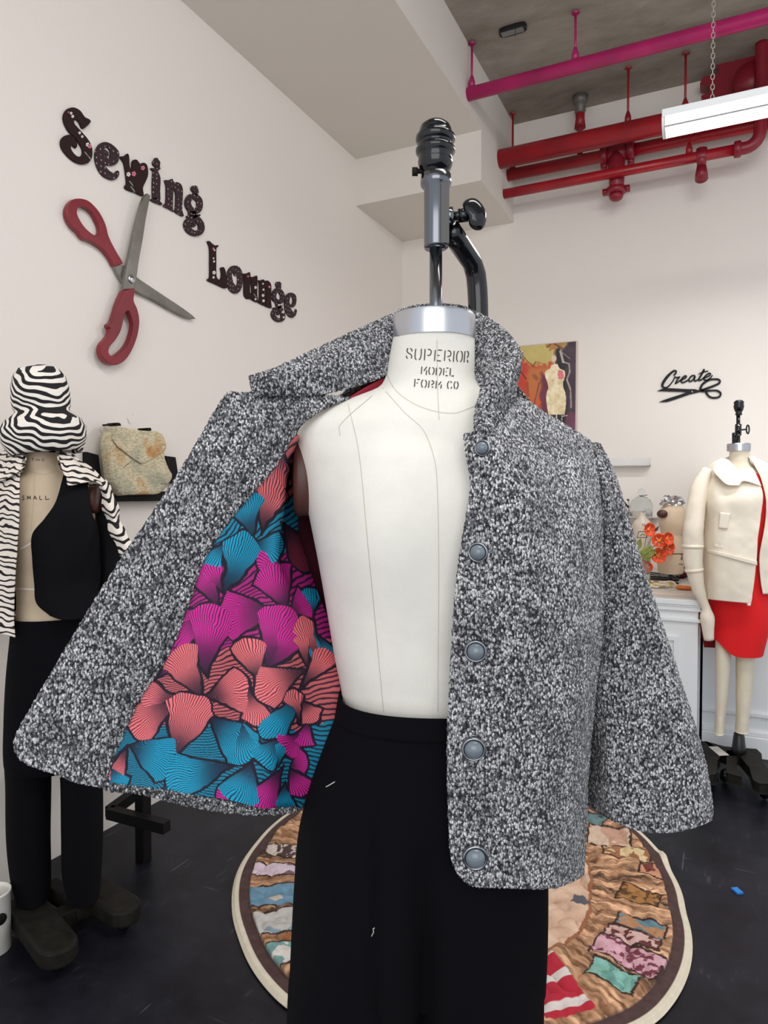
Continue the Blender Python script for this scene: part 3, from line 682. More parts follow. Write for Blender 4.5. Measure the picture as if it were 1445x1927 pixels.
def fan_print(q):
    """ginkgo fans with radiating lines; q in crop units"""
    sh = q.shape[:-1]
    wq = q + 16 * np.stack([vnoise(q / 80.0, 3), vnoise(q / 80.0, 9)], -1) + 3 * np.stack([vnoise(q / 22.0, 5), vnoise(q / 22.0, 7)], -1)
    best = np.full(sh, -1e9); second = np.full(sh, -1e9); out = np.zeros(sh + (3,))
    for k, (ap, tp, hw, col) in enumerate(FANS):
        ap = np.array(ap, float); tp = np.array(tp, float); ax = tp - ap; Ln = np.linalg.norm(ax) * 1.1; ax /= np.linalg.norm(ax); nx = np.array([-ax[1], ax[0]]); hw = hw * 1.28
        d = wq - ap; t = d @ ax / Ln; s = d @ nx / hw; sm = np.clip(t, 0, 1)
        wdt = (sm ** 1.05) * 1.02; cap_ = 1.0 - 0.42 * np.clip(np.abs(s), 0, 3) ** 2.2
        ed = np.minimum((wdt - np.abs(s)) * hw * .9, (cap_ - t) * Ln) + np.minimum(t, 0) * Ln
        ed = np.where(ed > 0, np.minimum(ed, 14) + k * .001 + np.minimum(k * .5, 25), ed)
        r = s / np.maximum(sm ** 1.15, .03); nl = max(5, round(hw / 15.5))
        lw = 0.27 + 0.6 * np.clip(1 - t * 1.5, 0, 1) ** 1.5
        per = np.maximum(hw * sm ** 1.15 / nl, 1.0)
        line = np.clip((lw * .5 - np.abs(((r * nl + 40.5) % 1) - .5)) * per / 2.6 + .5, 0, 1)[..., None]
        dark = np.clip(1.0 - .75 * np.clip(1 - t * 1.5, 0, 1) ** 1.6, 0.25, 1)
        cb = np.array(col, float) * dark[..., None]
        c = cb * (1 - line) + np.array((22, 12, 40.)) * line
        inner = np.minimum((wdt - np.abs(s)) * hw * .9, (cap_ - t) * Ln)
        oc = np.clip((9.5 - np.abs(inner)) / 3.0, 0, 1)[..., None]
        c = c * (1 - oc) + np.array((20, 10, 34.)) * oc
        win = ed > best
        second = np.where(win, best, np.maximum(second, ed)); best = np.where(win, ed, best)
        inner = np.minimum((wdt - np.abs(s)) * hw * .9, (cap_ - t) * Ln)
        c = np.where((np.abs(inner) < 4.5)[..., None], np.array((20, 10, 34.)), c)
        out = np.where(win[..., None], c, out)
    q = q + 60 * np.stack([vnoise(q / 60.0, 13), vnoise(q / 60.0, 19)], -1)
    base = np.where((q[..., 1:2] < 280), np.array(C_), np.where(q[..., 1:2] < 600, np.array(T_), np.where(q[..., 1:2] < 1010, np.array(M_), np.where(q[..., 1:2] < 1430, np.array(C_), np.array(T_))))).astype(float)
    ph = np.arctan2(wq[..., 1] - 1500, wq[..., 0] + 350) * 62
    ln = np.clip((.16 - np.abs(ph % 1 - .5)) * 6 + .5, 0, 1)[..., None]
    out = np.where((best < -5)[..., None], base * .8 * (1 - ln) + np.array((22, 12, 40.)) * ln, out)
    return out
qc = (px2 - np.array([180, 820.])) / .384
rgb = fan_print(qc)
gw = PA(LG); nn = grid_normals(gw)
gw = gw + nn * (.0025 * fbm(gw * 16, 3, 2) + .004 * np.sin(px2[..., 0] / 24 + px2[..., 1] / 160) * np.clip((px2[..., 0] - 330) / 200, 0, 1))[..., None]
liningo = mesh_obj('printed_lining', gw, grid_faces(640, 470), m_print, JK, label='cotton lining printed with teal, coral and magenta fans')
set_print(liningo, rgb)
# outer shell behind the lining with the hem that shows below it
ns = grid_normals(gw); view = gw - np.array([0, 0, H]); sg = np.sign((ns * view).sum(-1))[..., None]
sh_ = (gw + ns * sg * .0085)[::3, :290:3]; rs = np.random.RandomState(2); sh_ = sh_ + rs.uniform(-1, 1, sh_.shape) * JT
mesh_obj('right_front_shell', sh_, grid_faces(*sh_.shape[:2]), m_tweed, JK)
cloth('hem_edge', [[(196,1474,.858),(260,1484,.868),(330,1491,.882),(395,1503,.90),(450,1516,.918),(500,1524,.935),(558,1522,.965)], [(200,1486,.856),(262,1491,.868),(320,1506,.884),(385,1521,.905),(445,1529,.922),(500,1531,.938),(558,1525,.968)]], 16, 220, m_tweed, JK, .006, .0012)
# buttons
m_brim = mat('gunmetal_button_rim', (150, 152, 158), .22, 1.0); m_bdome = mat('pearl_grey_button_dome', (112, 122, 130), .07)
bpy.context.view_layer.update()
for (bx, by, bd, r, tx) in [(909, 843, .868, 15.5, .55), (900, 1039, .858, 19, .35), (895, 1225, .858, 21, .12), (891, 1409, .853, 23, .05), (894, 1613, .848, 24.5, 0)]:
    rr = r / F * bd; c = np.array(P(bx, by, bd)); nrm = np.array(cam2w(-tx, -1, -.02)); nrm /= np.linalg.norm(nrm)
    rim = MB().lathe([(rr * .8, -.006), (rr, -.003), (rr, .002), (rr * .93, .0045), (rr * .80, .0035), (rr * .78, .002), (.001, .002)], c, 40, axis=tuple(nrm)).build('button', m_brim, JK, label='gunmetal rimmed button')
    MB().lathe([(rr * .79, .0018), (rr * .74, .005), (rr * .55, .0085), (rr * .28, .0105), (.0004, .011)], c, 36, axis=tuple(nrm)).build('button_dome', m_bdome, rim, label='domed pearl grey centre')

# ------------------------------------------------------------------ letters on the left wall
a_ = CT(100, 190, .20761); b_ = CT(380, 440, .13149)
def letter(ch, loops, mt, label, flowers=(), word='Sewing'):
    o = plate('wall_letter', 'x', XL, loops, .002, .009, mt, None, .001, 3)
    tag(o, label, 'letter', 'wooden letters spelling ' + word); emb(o, flowers); return o
def letter_s(strokes, mt, label, flowers=(), word='Sewing'):
    mb = strokes_mb(MB(), 'x', XL, strokes, .002, .009, 40); c = np.mean(mb.v, 0)
    o = mb.build('wall_letter', mt, None, smooth=False, loc=c); tag(o, label, 'letter', 'wooden letters spelling ' + word); emb(o, flowers); return o
def emb(o, fl):
    for (x, y, r, kind) in fl:
        m_ = {'p': m_pink, 'w': m_wht, 'g': m_grn}[kind]; mb = MB(); f = XL + .026
        if kind == 'g':
            strokes_mb(mb, 'x', XL, [[(x - r, y - r * 1.3, r * .5), (x, y, r * .7), (x + r, y + r * 1.4, r * .5)]], .0112, .0012, 8)
        else:
            for k in range(5):
                a = k * 1.2566; strokes_mb(mb, 'x', XL, [[(x + r * .55 * math.cos(a), y + r * .7 * math.sin(a), r * .8)]], .0112, .0014)
        mb.build('embroidered_leaf' if kind == 'g' else 'embroidered_flower', m_, o, smooth=False)
S_ = [(280,250),(345,185),(330,165),(290,145),(250,90),(205,62),(170,58),(130,75),(103,115),(98,165),(115,220),(150,280),(200,330),(245,390),(270,440),(268,485),(240,505),(205,490),(175,455),(160,420),(170,405),(190,405),(205,428),(220,410),(215,370),(190,330),(150,305),(110,315),(80,345),(73,385),(85,430),(120,480),(170,530),(220,560),(270,573),(320,560),(350,520),(358,470),(350,410),(320,350),(270,290),(225,240),(195,205),(190,180),(205,165),(225,172),(240,190),(265,245)]
letter('S', [a_(S_)], m_letterp, 'tall dark brown letter S with pink flowers, first of the word Sewing', [(129,211,1.4,'p'),(134,213,2.6,'w'),(137,219,2.8,'w'),(165,272,3.6,'w'),(169,275,4,'p'),(150,250,2.6,'w'),(155,257,2.4,'w'),(163,290,3.2,'g'),(168,296,3.2,'g')])
letter('e', [a_([(600,640),(585,628),(570,645),(545,650),(510,630),(475,590),(455,565),(500,583),(545,583),(585,560),(600,520),(598,460),(575,430),(545,400),(500,375),(455,373),(415,400),(390,450),(385,510),(395,570),(420,630),(460,680),(510,708),(545,715),(580,700),(600,665)]),
    a_([(480,420),(505,425),(523,460),(520,510),(515,530),(485,505),(505,495),(508,475),(490,450),(465,435)])], m_letter, 'dotted brown letter e right after the tall S')
letter('w', [a_([(612,505),(645,500),(680,475),(690,500),(697,600),(715,620),(722,550),(740,530),(765,535),(790,570),(820,558),(850,575),(862,620),(860,680),(835,740),(815,790),(822,860),(785,850),(750,830),(700,815),(655,790),(655,770),(670,750),(660,640),(645,560)])], m_letterp, 'brown letter w with embroidered pink and white flowers', [(242,328,4,'w'),(252,327,4.4,'p'),(269,316,4,'p'),(247,345,3.2,'g'),(250,356,3.6,'g')])
letter_s([a_([(930,640,40),(940,700,66),(938,800,66),(940,890,66)]), a_([(895,612,10),(930,625,30),(968,610,14)]), a_([(892,893,14),(930,900,40),(985,935,14)]), a_([(938,528,30),(940,560,66),(950,590,40)])], m_letter, 'dotted brown letter i above the scissors blade tip')
letter('n', [a_([(1015,718),(1050,718),(1085,705),(1095,735),(1130,735),(1165,760),(1178,810),(1175,900),(1172,990),(1186,1045),(1130,1020),(1105,1000),(1112,980),(1117,880),(1112,820),(1095,795),(1090,830),(1088,930),(1088,985),(1100,1005),(1050,975),(1005,955),(1008,940),(1025,925),(1030,850),(1028,760)])], m_letter, 'dotted brown letter n in Sewing, between i and g')
letter_s([['o'] + a_([(1225,920,50),(1245,872,50),(1285,865,50),(1325,895,50),(1333,945,50),(1320,985,50),(1285,1000,50),(1245,975,50)]), a_([(1285,795,60),(1300,830,40),(1290,850,40)]), a_([(1262,1000,60),(1265,1045,60)]), a_([(1222,1048,18),(1275,1050,26),(1328,1035,18)]),
    a_([(1265,1128,30),(1285,1130,20),(1265,1088,34),(1230,1085,48),(1215,1125,50),(1240,1175,50),(1295,1200,50),(1340,1180,50),(1348,1130,52),(1320,1080,52),(1275,1045,50)])], m_letter, 'dotted brown letter g ending the word Sewing')
letter('L', [b_([(85,105),(115,105),(150,140),(190,165),(240,160),(240,180),(210,205),(208,380),(208,560),(215,620),(240,655),(270,650),(285,610),(285,540),(273,500),(280,480),(320,480),(345,560),(355,680),(357,775),(320,775),(200,720),(85,665),(85,645),(115,635),(120,400),(115,190)])], m_letterp, 'tall brown letter L with white flowers, first of the word Lounge', [(402,468,2,'p'),(404,471,1.6,'w'),(402,486,1.6,'w'),(403,492,2,'w'),(403,513,3.4,'w'),(402,522,2.2,'w')], 'Lounge')
letter('o', [b_([(360,620),(380,530),(430,465),(500,455),(550,490),(585,570),(588,680),(565,790),(520,845),(470,852),(410,810),(370,730)]), b_([(430,570),(450,545),(480,600),(515,595),(520,640),(515,720),(490,745),(455,700),(437,640)])], m_letter, 'dotted brown letter o right of the tall L', (), 'Lounge')
letter('u', [b_([(597,570),(645,570),(690,550),(695,700),(690,830),(705,870),(720,850),(715,700),(700,620),(745,618),(792,600),(797,700),(793,850),(800,970),(770,972),(700,930),(650,930),(615,880),(610,750),(608,620)])], m_letterp, 'brown letter u in Lounge with a white flower', [(467,520,1.8,'p'),(481,541,2.6,'w'),(480,556,2.4,'g'),(481,563,2,'w')], 'Lounge')
letter('n', [b_([(810,665),(850,665),(880,650),(900,670),(950,670),(990,720),(995,850),(992,960),(998,1060),(965,1055),(912,1030),(920,980),(925,900),(925,790),(915,760),(905,800),(905,950),(905,1025),(870,1015),(805,975),(825,950),(830,800),(825,700)])], m_letterp, 'brown letter n in Lounge with white vine embroidery', [(496,545,2,'w'),(495,556,2.6,'w'),(496,566,2.6,'w'),(507,540,2.2,'p'),(495,534,1.6,'w')], 'Lounge')
letter_s([['o'] + b_([(1035,890,56),(1060,815,56),(1105,805,56),(1150,855,56),(1160,925,56),(1125,975,56),(1080,965,56),(1045,935,56)]), b_([(1100,720,74),(1108,770,56)]), b_([(1028,1065,18),(1085,1060,30),(1148,1030,18)]),
    b_([(1095,1150,30),(1090,1108,34),(1048,1100,48),(1025,1145,50),(1050,1205,52),(1110,1236,52),(1160,1215,54),(1165,1160,56),(1140,1090,56),(1100,1040,50),(1085,985,50)])], m_letter, 'brown letter g near the end of Lounge', [(533,587,2.6,'w'),(534,597,2,'w'),(525,574,1.8,'w')], 'Lounge')
letter('e', [b_([(1362,1090),(1350,1075),(1335,1115),(1310,1120),(1280,1080),(1270,1055),(1310,1050),(1345,1010),(1355,930),(1345,880),(1310,850),(1270,842),(1220,870),(1195,930),(1190,1020),(1205,1110),(1240,1170),(1290,1200),(1330,1185),(1355,1140)]), b_([(1270,900),(1300,900),(1310,950),(1300,1000),(1265,1010),(1255,960)])], m_letter, 'brown letter e, last letter of the word Lounge', (), 'Lounge')

# ------------------------------------------------------------------ giant scissors
s_ = CT(110, 340, .18685)
sc0 = W(247, 525, 'x', XL)
SCI = thing('wall_scissors', 'giant open scissors with red handles and grey blades on the left wall', 'scissors', tuple(sc0))
plate('handle', 'x', XL, [s_([(200,178),(250,182),(300,200),(350,240),(410,310),(450,380),(480,450),(505,550),(540,630),(600,740),(650,830),(610,848),(570,862),(530,790),(460,700),(380,640),(320,605),(270,595),(230,560),(215,530),(150,470),(105,400),(85,330),(90,270),(120,215),(160,185)]),
    s_([(230,258),(270,265),(310,290),(350,330),(390,400),(415,460),(420,510),(400,545),(360,545),(310,510),(260,460),(215,390),(190,330),(195,280)])], .004, .022, m_handle, SCI, .003, 3)
plate('blade', 'x', XL, [s_([(570,862),(610,850),(650,835),(690,880),(790,970),(950,1080),(1100,1180),(1250,1280),(1385,1388),(1330,1390),(1250,1360),(1100,1280),(950,1195),(770,1105),(660,1030),(610,950)])], .006, .018, m_blade, SCI, .003, 2)
plate('blade', 'x', XL, [s_([(900,127),(930,127),(915,220),(880,400),(850,600),(810,820),(790,970),(770,1083),(715,1090),(660,1103),(665,1010),(690,870),(720,740),(770,500),(820,300),(865,165)])], .026, .018, m_blade, SCI, .003, 2)
plate('handle', 'x', XL, [s_([(660,1105),(715,1092),(770,1085),(765,1150),(760,1210),(795,1290),(815,1380),(815,1460),(795,1570),(750,1690),(690,1790),(630,1840),(560,1858),(500,1835),(440,1770),(425,1700),(440,1640),(500,1570),(520,1530),(525,1490),(500,1465),(505,1445),(540,1420),(570,1340),(600,1240),(650,1120)]),
    s_([(710,1310),(740,1380),(755,1440),(740,1540),(700,1640),(640,1710),(560,1765),(520,1755),(505,1720),(520,1670),(580,1600),(630,1510),(650,1430),(670,1340),(690,1315)])], .018, .026, m_handle, SCI, .003, 3)
pv = W(110 + 735 * .18685, 340 + 990 * .18685, 'x', XL + .044)
MB().lathe([(.017, -.002), (.018, .003), (.015, .006), (.001, .007)], pv, 28, axis=(1, 0, 0)).build('pivot_screw', m_chrome, SCI)
MB().box((-.001, -.0015, -.014), (.001, .0015, .014), None).build('tmp', m_iron) if False else None

# ------------------------------------------------------------------ Create sign
k_ = CT(1230, 680, .09689)
st = [k_([(395,265,30),(430,225,30),(435,188,35),(400,180,35),(340,220,40),(260,300,50),(190,400,50),(165,470,45),(188,503,35),(240,510,30),(290,480,25),(350,410,22),(395,340,22),(405,300,22),(430,310,25)]),
 k_([(430,310,25),(480,310,28),(505,300,25)]), k_([(490,315,26),(450,370,28),(425,425,30)]), k_([(430,425,26),(470,400,24),(500,375,24)]),
 k_([(500,375,26),(560,350,26),(620,315,26),(635,285,28),(600,283,28),(550,330,28),(530,385,30),(560,410,30),(620,390,28),(680,350,22)]),
 k_([(795,275,28),(745,278,28),(695,330,30),(685,378,30),(715,390,28),(765,350,26),(805,290,26),(790,340,28),(795,380,28),(835,368,26),(875,345,22)]),
 k_([(975,165,42),(930,250,36),(880,335,34),(880,368,30),(915,360,26),(965,320,22)]), k_([(880,240,16),(960,207,22),(1055,185,16)]),
 k_([(965,325,24),(1020,305,24),(1090,270,24),(1105,235,26),(1060,235,28),(1000,285,30),(975,335,32),(1000,365,30),(1060,352,26),(1110,310,24),(1135,272,20)]),
 k_([(900,545,46),(935,460,44),(1000,400,42),(1090,355,36),(1180,345,34),(1260,352,38),(1288,385,40),(1260,430,40),(1150,480,40),(1020,530,44),(930,562,48)]),
 k_([(930,575,50),(1040,572,40),(1150,565,34),(1240,572,40),(1300,620,42),(1275,685,38),(1180,708,38),(1090,690,40),(1040,640,42),(1010,590,44)])]
mb = strokes_mb(MB(), 'y', YB, st, .006, .005, 40)
so = mb.build('create_sign', m_sign, None, smooth=False, loc=tuple(W(1296, 728, 'y', YB)))
tag(so, 'black metal wall sign reading Create in script above open scissors', 'wall sign')
plate('scissor_blade', 'y', YB, [k_([(65,575),(110,548),(175,520),(340,522),(500,530),(750,542),(880,540),(960,600),(850,605),(700,640),(500,710),(250,790),(160,795),(80,785),(130,765),(180,755),(400,680),(640,600),(400,588),(100,577)])], .006, .005, m_sign, so, 0, 1)
plate('rivet', 'y', YB, [k_([(735,570),(748,572),(752,588),(768,596),(760,604),(742,596)])], .0112, .001, m_wht, so, 0, 1)

# ------------------------------------------------------------------ painting of a dress form
def quad(pts, n, m_): return None
x0 = float(W(905, 640, 'y', YB)[0]); x1 = float(W(1088, 640, 'y', YB)[0]); zt = float(W(1087, 642, 'y', YB)[2]); zb = zt - 0.68
PT = thing('painting', 'abstract red and yellow painting of a cream dress form on the back wall', 'painting', ((x0 + x1) / 2, YB, zb))
nx_, nz_ = 260, 300
gx, gz = np.meshgrid(np.linspace(x0 + .008, x1 - .01, nx_), np.linspace(zt - .006, zb + .006, nz_))
G = np.stack([gx, np.full_like(gx, YB - .0265), gz], -1)
# photo-space coordinates of the picture surface used for its drawing
U = (G[..., 0]) * CS + G[..., 1] * SN; D = -G[..., 0] * SN + G[..., 1] * CS; K = G[..., 2] - H
Yc = (K / D * CP + SP) / (CP - K / D * SP); fx_ = 722.5 + F * U / D * (CP + Yc * SP); fy_ = 963.5 - F * Yc
q = np.stack([(fx_ - 940) / .12457, (fy_ - 620) / .12457], -1)
X, Y = q[..., 0], q[..., 1]; n_ = fbm(q / 160., 4, 3); n2_ = fbm(q / 45., 3, 12); Xn = X + 70 * n_; Yn = Y + 70 * n2_
c = np.zeros(q.shape[:-1] + (3,)); c[:] = (198, 62, 44)
def put(maskv, col): 
    global c
    maskv = np.clip(maskv, 0, 1)[..., None]; c = c * (1 - maskv) + np.array(col, float) * maskv
put((560 - Yn) / 80 * (1) - np.clip((420 - Xn) / 60 * (Yn > 300), 0, 2) , (206, 188, 116))
put(((Xn - 400) / 80) * (Yn > 560), (192, 108, 56)); put(np.clip((Xn - 430) / 50, 0, 1) * np.clip((Yn - 900) / 200, 0, 1) * .7, (206, 84, 40))
put(np.clip((Xn - 620) / 50, 0, 1) * np.clip((Yn - 640) / 60, 0, 1), (106, 44, 66))
put(np.clip((Xn - 800) / 60, 0, 1) * np.clip((Yn - 250) / 60, 0, 1), (40, 32, 38))
put(np.clip((Xn - 960) / 60, 0, 1) , (66, 50, 62)); put(np.clip((Yn - 1230) / 60, 0, 1) * np.clip((Xn - 960) / 40, 0, 1), (104, 56, 78))
put(((Xn > 700) & (Yn < 290) & (Xn < 960)) * .8, (180, 118, 62))
for (lx, ly, mx, my, w_, cc) in [(340,390,500,560,7,(120,92,50)),(720,270,800,190,10,(80,56,40)),(800,200,960,290,10,(80,56,40)),(330,650,400,745,9,(60,34,30)),(510,560,545,490,8,(90,70,40)),(920,330,960,490,18,(214,206,194)),(960,490,1050,520,10,(200,190,176)),(1050,520,1060,640,10,(190,180,166)),(1060,640,1015,760,10,(190,180,166)),(1015,760,1070,900,12,(200,190,176)),(1070,900,1080,1180,11,(180,166,160)),(920,330,1060,440,8,(150,140,130)),(600,800,520,1140,10,(110,60,40)),(520,700,560,740,30,(140,84,50)),(420,800,430,1000,16,(150,70,40)),(940,1310,1020,1300,8,(214,200,196)),(945,1310,940,1370,8,(214,200,196))]:
    d_ = np.array([mx - lx, my - ly], float); L_ = np.linalg.norm(d_); t = np.clip(((X - lx) * d_[0] + (Y - ly) * d_[1]) / L_**2, 0, 1)
    put((np.hypot(X - lx - t * d_[0], Y - ly - t * d_[1]) < w_) * .8, cc)
prof = np.array([(520,830,884),(540,778,880),(590,765,905),(620,700,975),(660,682,990),(720,690,985),(800,722,958),(880,738,962),(950,712,990),(1020,702,1003),(1100,708,1003),(1200,722,995),(1285,738,982)], float)
lf = np.interp(Y, prof[:, 0], prof[:, 1]); rt = np.interp(Y, prof[:, 0], prof[:, 2])
body = (Y > 522) & (Y < 1286) & (X > lf) & (X < rt)
bc = np.array((236, 218, 178.)) + n2_[..., None] * np.array((24, 30, 46.)); c = np.where(body[..., None], bc, c)
c = np.where((body & (np.hypot(X - 925, Y - 690) + 60 * n2_ < 60))[..., None], np.array((226, 120, 130.)), c)
c = np.where((np.hypot((X - 822) / 38, (Y - 438) / 46) < 1)[..., None], np.array((232, 204, 186.)), c)
c = np.where(((np.abs(X - 828) < 6) & (Y > 480) & (Y < 525) | (np.abs(X - 862) < 9) & (Y > 1286) & (Y < 1400))[..., None], np.array((220, 206, 190.)), c)
c = np.clip(c + (n_ * 14)[..., None], 0, 255)
po = mesh_obj('picture_face', G, grid_faces(nz_, nx_), m_paint, PT); set_print(po, c)
boxo('frame', (x0, YB - .025, zb), (x1, YB - .001, zt), mat('pale_frame_edge', (206, 190, 184), .6), PT, .002)

# ------------------------------------------------------------------ pipes under the ceiling
def hanger(x, y, z, r, m_, par, top=ZC):
    MB().tube([(x, y, z + r * .9), (x, y, top)], .0065, 10).lathe([(.022, -.012), (.012, -.004), (.006, 0)], (x, y, top), 12).build('hanger_rod', m_, par)
    MB().lathe([(.020, r * .8), (.018, r + .03), (.008, r + .06)], (x, y, z), 12).build('hanger_clevis', m_, par)
def pipe(label, y, z, r, m_, rods, xe=XR - .02, x0=XB + .001):
    T = thing('ceiling_pipe', label, 'pipe', (XB, y, z), 'painted pipes under the ceiling')
    MB().tube([(x0, y, z), ((x0 + xe) / 2, y, z), (xe, y, z)], r, 32).build('pipe_run', m_, T)
    for x, top in rods: hanger(x, y, z, r, m_, T, top)
    return T
pipe('bright magenta pipe nearest the camera under the concrete ceiling', 3.77, 3.545, .036, m_magenta, [(-1.287, ZC), (-.72, ZC), (.35, ZC)])
pA = pipe('thick glossy red pipe, widest of the pipes by the back wall', 4.39, 3.45, .058, m_red, [(-.53, ZC), (-.219, ZC), (.5, ZC)])
pB = pipe('medium red pipe with bolted tee just below the thick red pipe', 4.58, 3.425, .038, m_red, [(-1.278, ZC)])
MB().tube([(-.842, 4.58, 3.46), (-.842, 4.58, ZC)], .017, 16).lathe([(.035, -.20), (.028, -.14), (.03, -.12), (.02, -.10)], (-.842, 4.58, ZC), 20).build('riser_pipe', m_red, pB)
MB().lathe([(.03, -.11), (.034, -.10), (.034, -.05), (.045, -.045), (.05, 0)], (-.842, 4.58, ZC), 8).build('pipe_clamp', mat('grey_clamp', (116, 112, 106), .5, .5), pB)
pC = pipe('thin lowest red pipe running to an elbow by the back wall', 4.49, 3.268, .030, m_red, [(-.20, 3.42)], xe=float(W(1395, 280, 'y', 4.49)[0]))
# tee fitting on the medium pipe
tx = float(W(1160, 305, 'y', 4.58)[0])
for x in (tx - .075, tx + .085):
    MB().lathe([(.045, -.022), (.062, -.018), (.064, 0), (.062, .018), (.045, .022)], (x, 4.58, 3.425), 24, axis=(1, 0, 0)).box((x - .018, 4.56, 3.48), (x + .018, 4.60, 3.505)).box((x - .018, 4.56, 3.345), (x + .018, 4.60, 3.372)).build('pipe_coupling', m_redd, pB)
MB().tube([(tx - .09, 4.58, 3.425), (tx + .09, 4.58, 3.425)], .05, 24).tube([(tx, 4.58, 3.42), (tx, 4.575, 3.33), (tx + .005, 4.56, 3.26), (tx + .005, 4.54, 3.16)], [.052, .05, .046, .042], 24).build('tee_fitting', m_redd, pB)
MB().lathe([(.045, -.02), (.058, -.016), (.058, .016), (.045, .02)], (tx + .005, 4.54, 3.18), 24).box((tx - .075, 4.52, 3.165), (tx - .045, 4.56, 3.195)).box((tx + .055, 4.52, 3.165), (tx + .085, 4.56, 3.195)).build('end_cap_coupling', m_redd, pB)
blob('end_cap', (tx + .005, 4.54, 3.145), (.042, .042, .03), m_redd, pB, 3)
# drop on thin pipe
dx = float(W(1320, 300, 'y', 4.49)[0])
MB().tube([(dx, 4.49, 3.31), (dx, 4.49, 3.20)], [.03, .024], 20).lathe([(.028, -.03), (.034, -.02), (.034, .02), (.028, .03)], (dx, 4.49, 3.268), 20, axis=(1, 0, 0)).build('drop_tee', m_redd, pC)
MB().tube([(dx, 4.49, 3.21), (dx, 4.49, 3.165), (dx, 4.52, 3.15)], [.026, .034, .036], 20).build('drop_cap', m_redd, pC)
ex = float(W(1395, 280, 'y', 4.49)[0])
MB().tube(cr([(ex - .03, 4.49, 3.268), (ex + .04, 4.49, 3.27), (ex + .085, 4.49, 3.31), (ex + .095, 4.49, 3.42), (ex + .095, 4.49, 3.83)], 30), .034, 20).build('elbow_riser', m_redd, pC)
MB().lathe([(.034, -.02), (.045, -.015), (.045, .015), (.034, .02)], (ex - .02, 4.49, 3.268), 20, axis=(1, 0, 0)).build('elbow_collar', m_redd, pC)
# valve body behind the lamp
vx = W(1412, 165, 'y', 4.62)
VV = thing('pipe_valve', 'dark red valve body with jagged flange behind the bright lamp', 'valve', tuple(vx))
a = np.linspace(0, 2 * math.pi, 97)[:-1]; rr_ = .19 + .022 * np.sign(np.sin(a * 12)) + .01 * np.sin(a * 5)
ring = np.stack([vx[0] + rr_ * 1.25 * np.cos(a), np.full(96, 4.60), vx[2] + .02 + rr_ * np.sin(a)], -1); r2_ = ring.copy(); r2_[:, 1] = 4.70
mesh_obj('flange', np.concatenate([ring, r2_]), [tuple(range(96)), tuple(range(96, 192))[::-1]] + [(i, (i + 1) % 96, 96 + (i + 1) % 96, 96 + i) for i in range(96)], m_redd, VV, smooth=False)
MB().tube([(vx[0], 4.72, vx[2]), (vx[0], 4.50, vx[2])], .09, 24).build('valve_body', m_redd, VV)
# ceiling box
jb = W(965, 52, 'z', ZC); JB = thing('ceiling_outlet_box', 'small grey oval outlet box with hanging wire set in the concrete ceiling', 'outlet box', tuple(jb))
q = [(jb[0] + .075 * math.copysign(abs(math.cos(t)) ** .6, math.cos(t)), jb[1] + .032 * math.copysign(abs(math.sin(t)) ** .6, math.sin(t))) for t in np.linspace(0, 2 * math.pi, 41)[:-1]]
V = [(x, y, z) for z in (ZC - .022, ZC) for x, y in q]; mesh_obj('box_rim', V, [tuple(range(40)), tuple(range(40, 80))[::-1]] + [(i, (i + 1) % 40, 40 + (i + 1) % 40, 40 + i) for i in range(40)], m_darkstuff, JB, smooth=False)
MB().box((jb[0] - .062, jb[1] - .018, ZC - .0245), (jb[0] + .058, jb[1] + .020, ZC - .0222)).build('cover_plate', mat('grey_plate', (128, 132, 130), .5), JB, smooth=False)
MB().tube([(jb[0] + .02, jb[1] - .02, ZC - .02), (jb[0] + .02, jb[1] - .022, ZC - .065)], .0015, 6).build('wire', m_darkstuff, JB)

# ------------------------------------------------------------------ LED strip lamp
ly, lzz = 3.30, 2.90; lx0 = float(W(1247, 240, 'y', ly)[0]); lx1 = lx0 + 1.9
LM = thing('strip_light', 'bright white LED strip light hanging on a chain near the ceiling', 'lamp', ((lx0 + lx1) / 2, ly, lzz))
def half(x0, x1, r, zc, sq=.85):
    t = np.linspace(math.pi, 2 * math.pi, 25); v = []
    for x in (x0, x1): v += [(x, ly + r * math.cos(k), zc + r * sq * math.sin(k)) for k in t]
    return MB().add(v, [(i, i + 1, 26 + i, 25 + i) for i in range(24)] + [tuple(range(25)), tuple(range(25, 50))[::-1], (0, 25, 49, 24)])
half(lx0 + .012, lx1 - .012, .062, lzz + .02, .9).build('diffuser', m_led, LM, label='glowing white diffuser')
for e in (lx0, lx1 - .014): half(e, e + .014, .065, lzz + .022, .92).build('end_cap', m_white, LM)
boxo('housing', (lx0, ly - .065, lzz + .022), (lx1, ly + .065, lzz + .055), m_white, LM, .004)
boxo('side_rail', (lx0 + .012, ly - .0625, lzz - .022), (lx1 - .012, ly - .0570, lzz - .016), mat('grey_rail', (150, 150, 150), .5), LM)
for cxx in (float(W(1341, 130, 'y', ly)[0]), lx1 - .25):
    mb = MB(); z = lzz + .055; i = 0
    while z < ZC - .012:
        t = np.linspace(0, 2 * math.pi, 13); w_ = .007
        pts = [(cxx + (w_ * math.cos(k) if i % 2 else 0), ly + (0 if i % 2 else w_ * math.cos(k)), z + .013 + .013 * math.sin(k)) for k in t]
        mb.tube(pts, .0019, 6, caps=False); z += .0215; i += 1
    mb.build('hanging_chain', mat('zinc_chain', (190, 186, 176), .4, .6) if 'zinc_chain' not in MATS else MATS['zinc_chain'], LM)

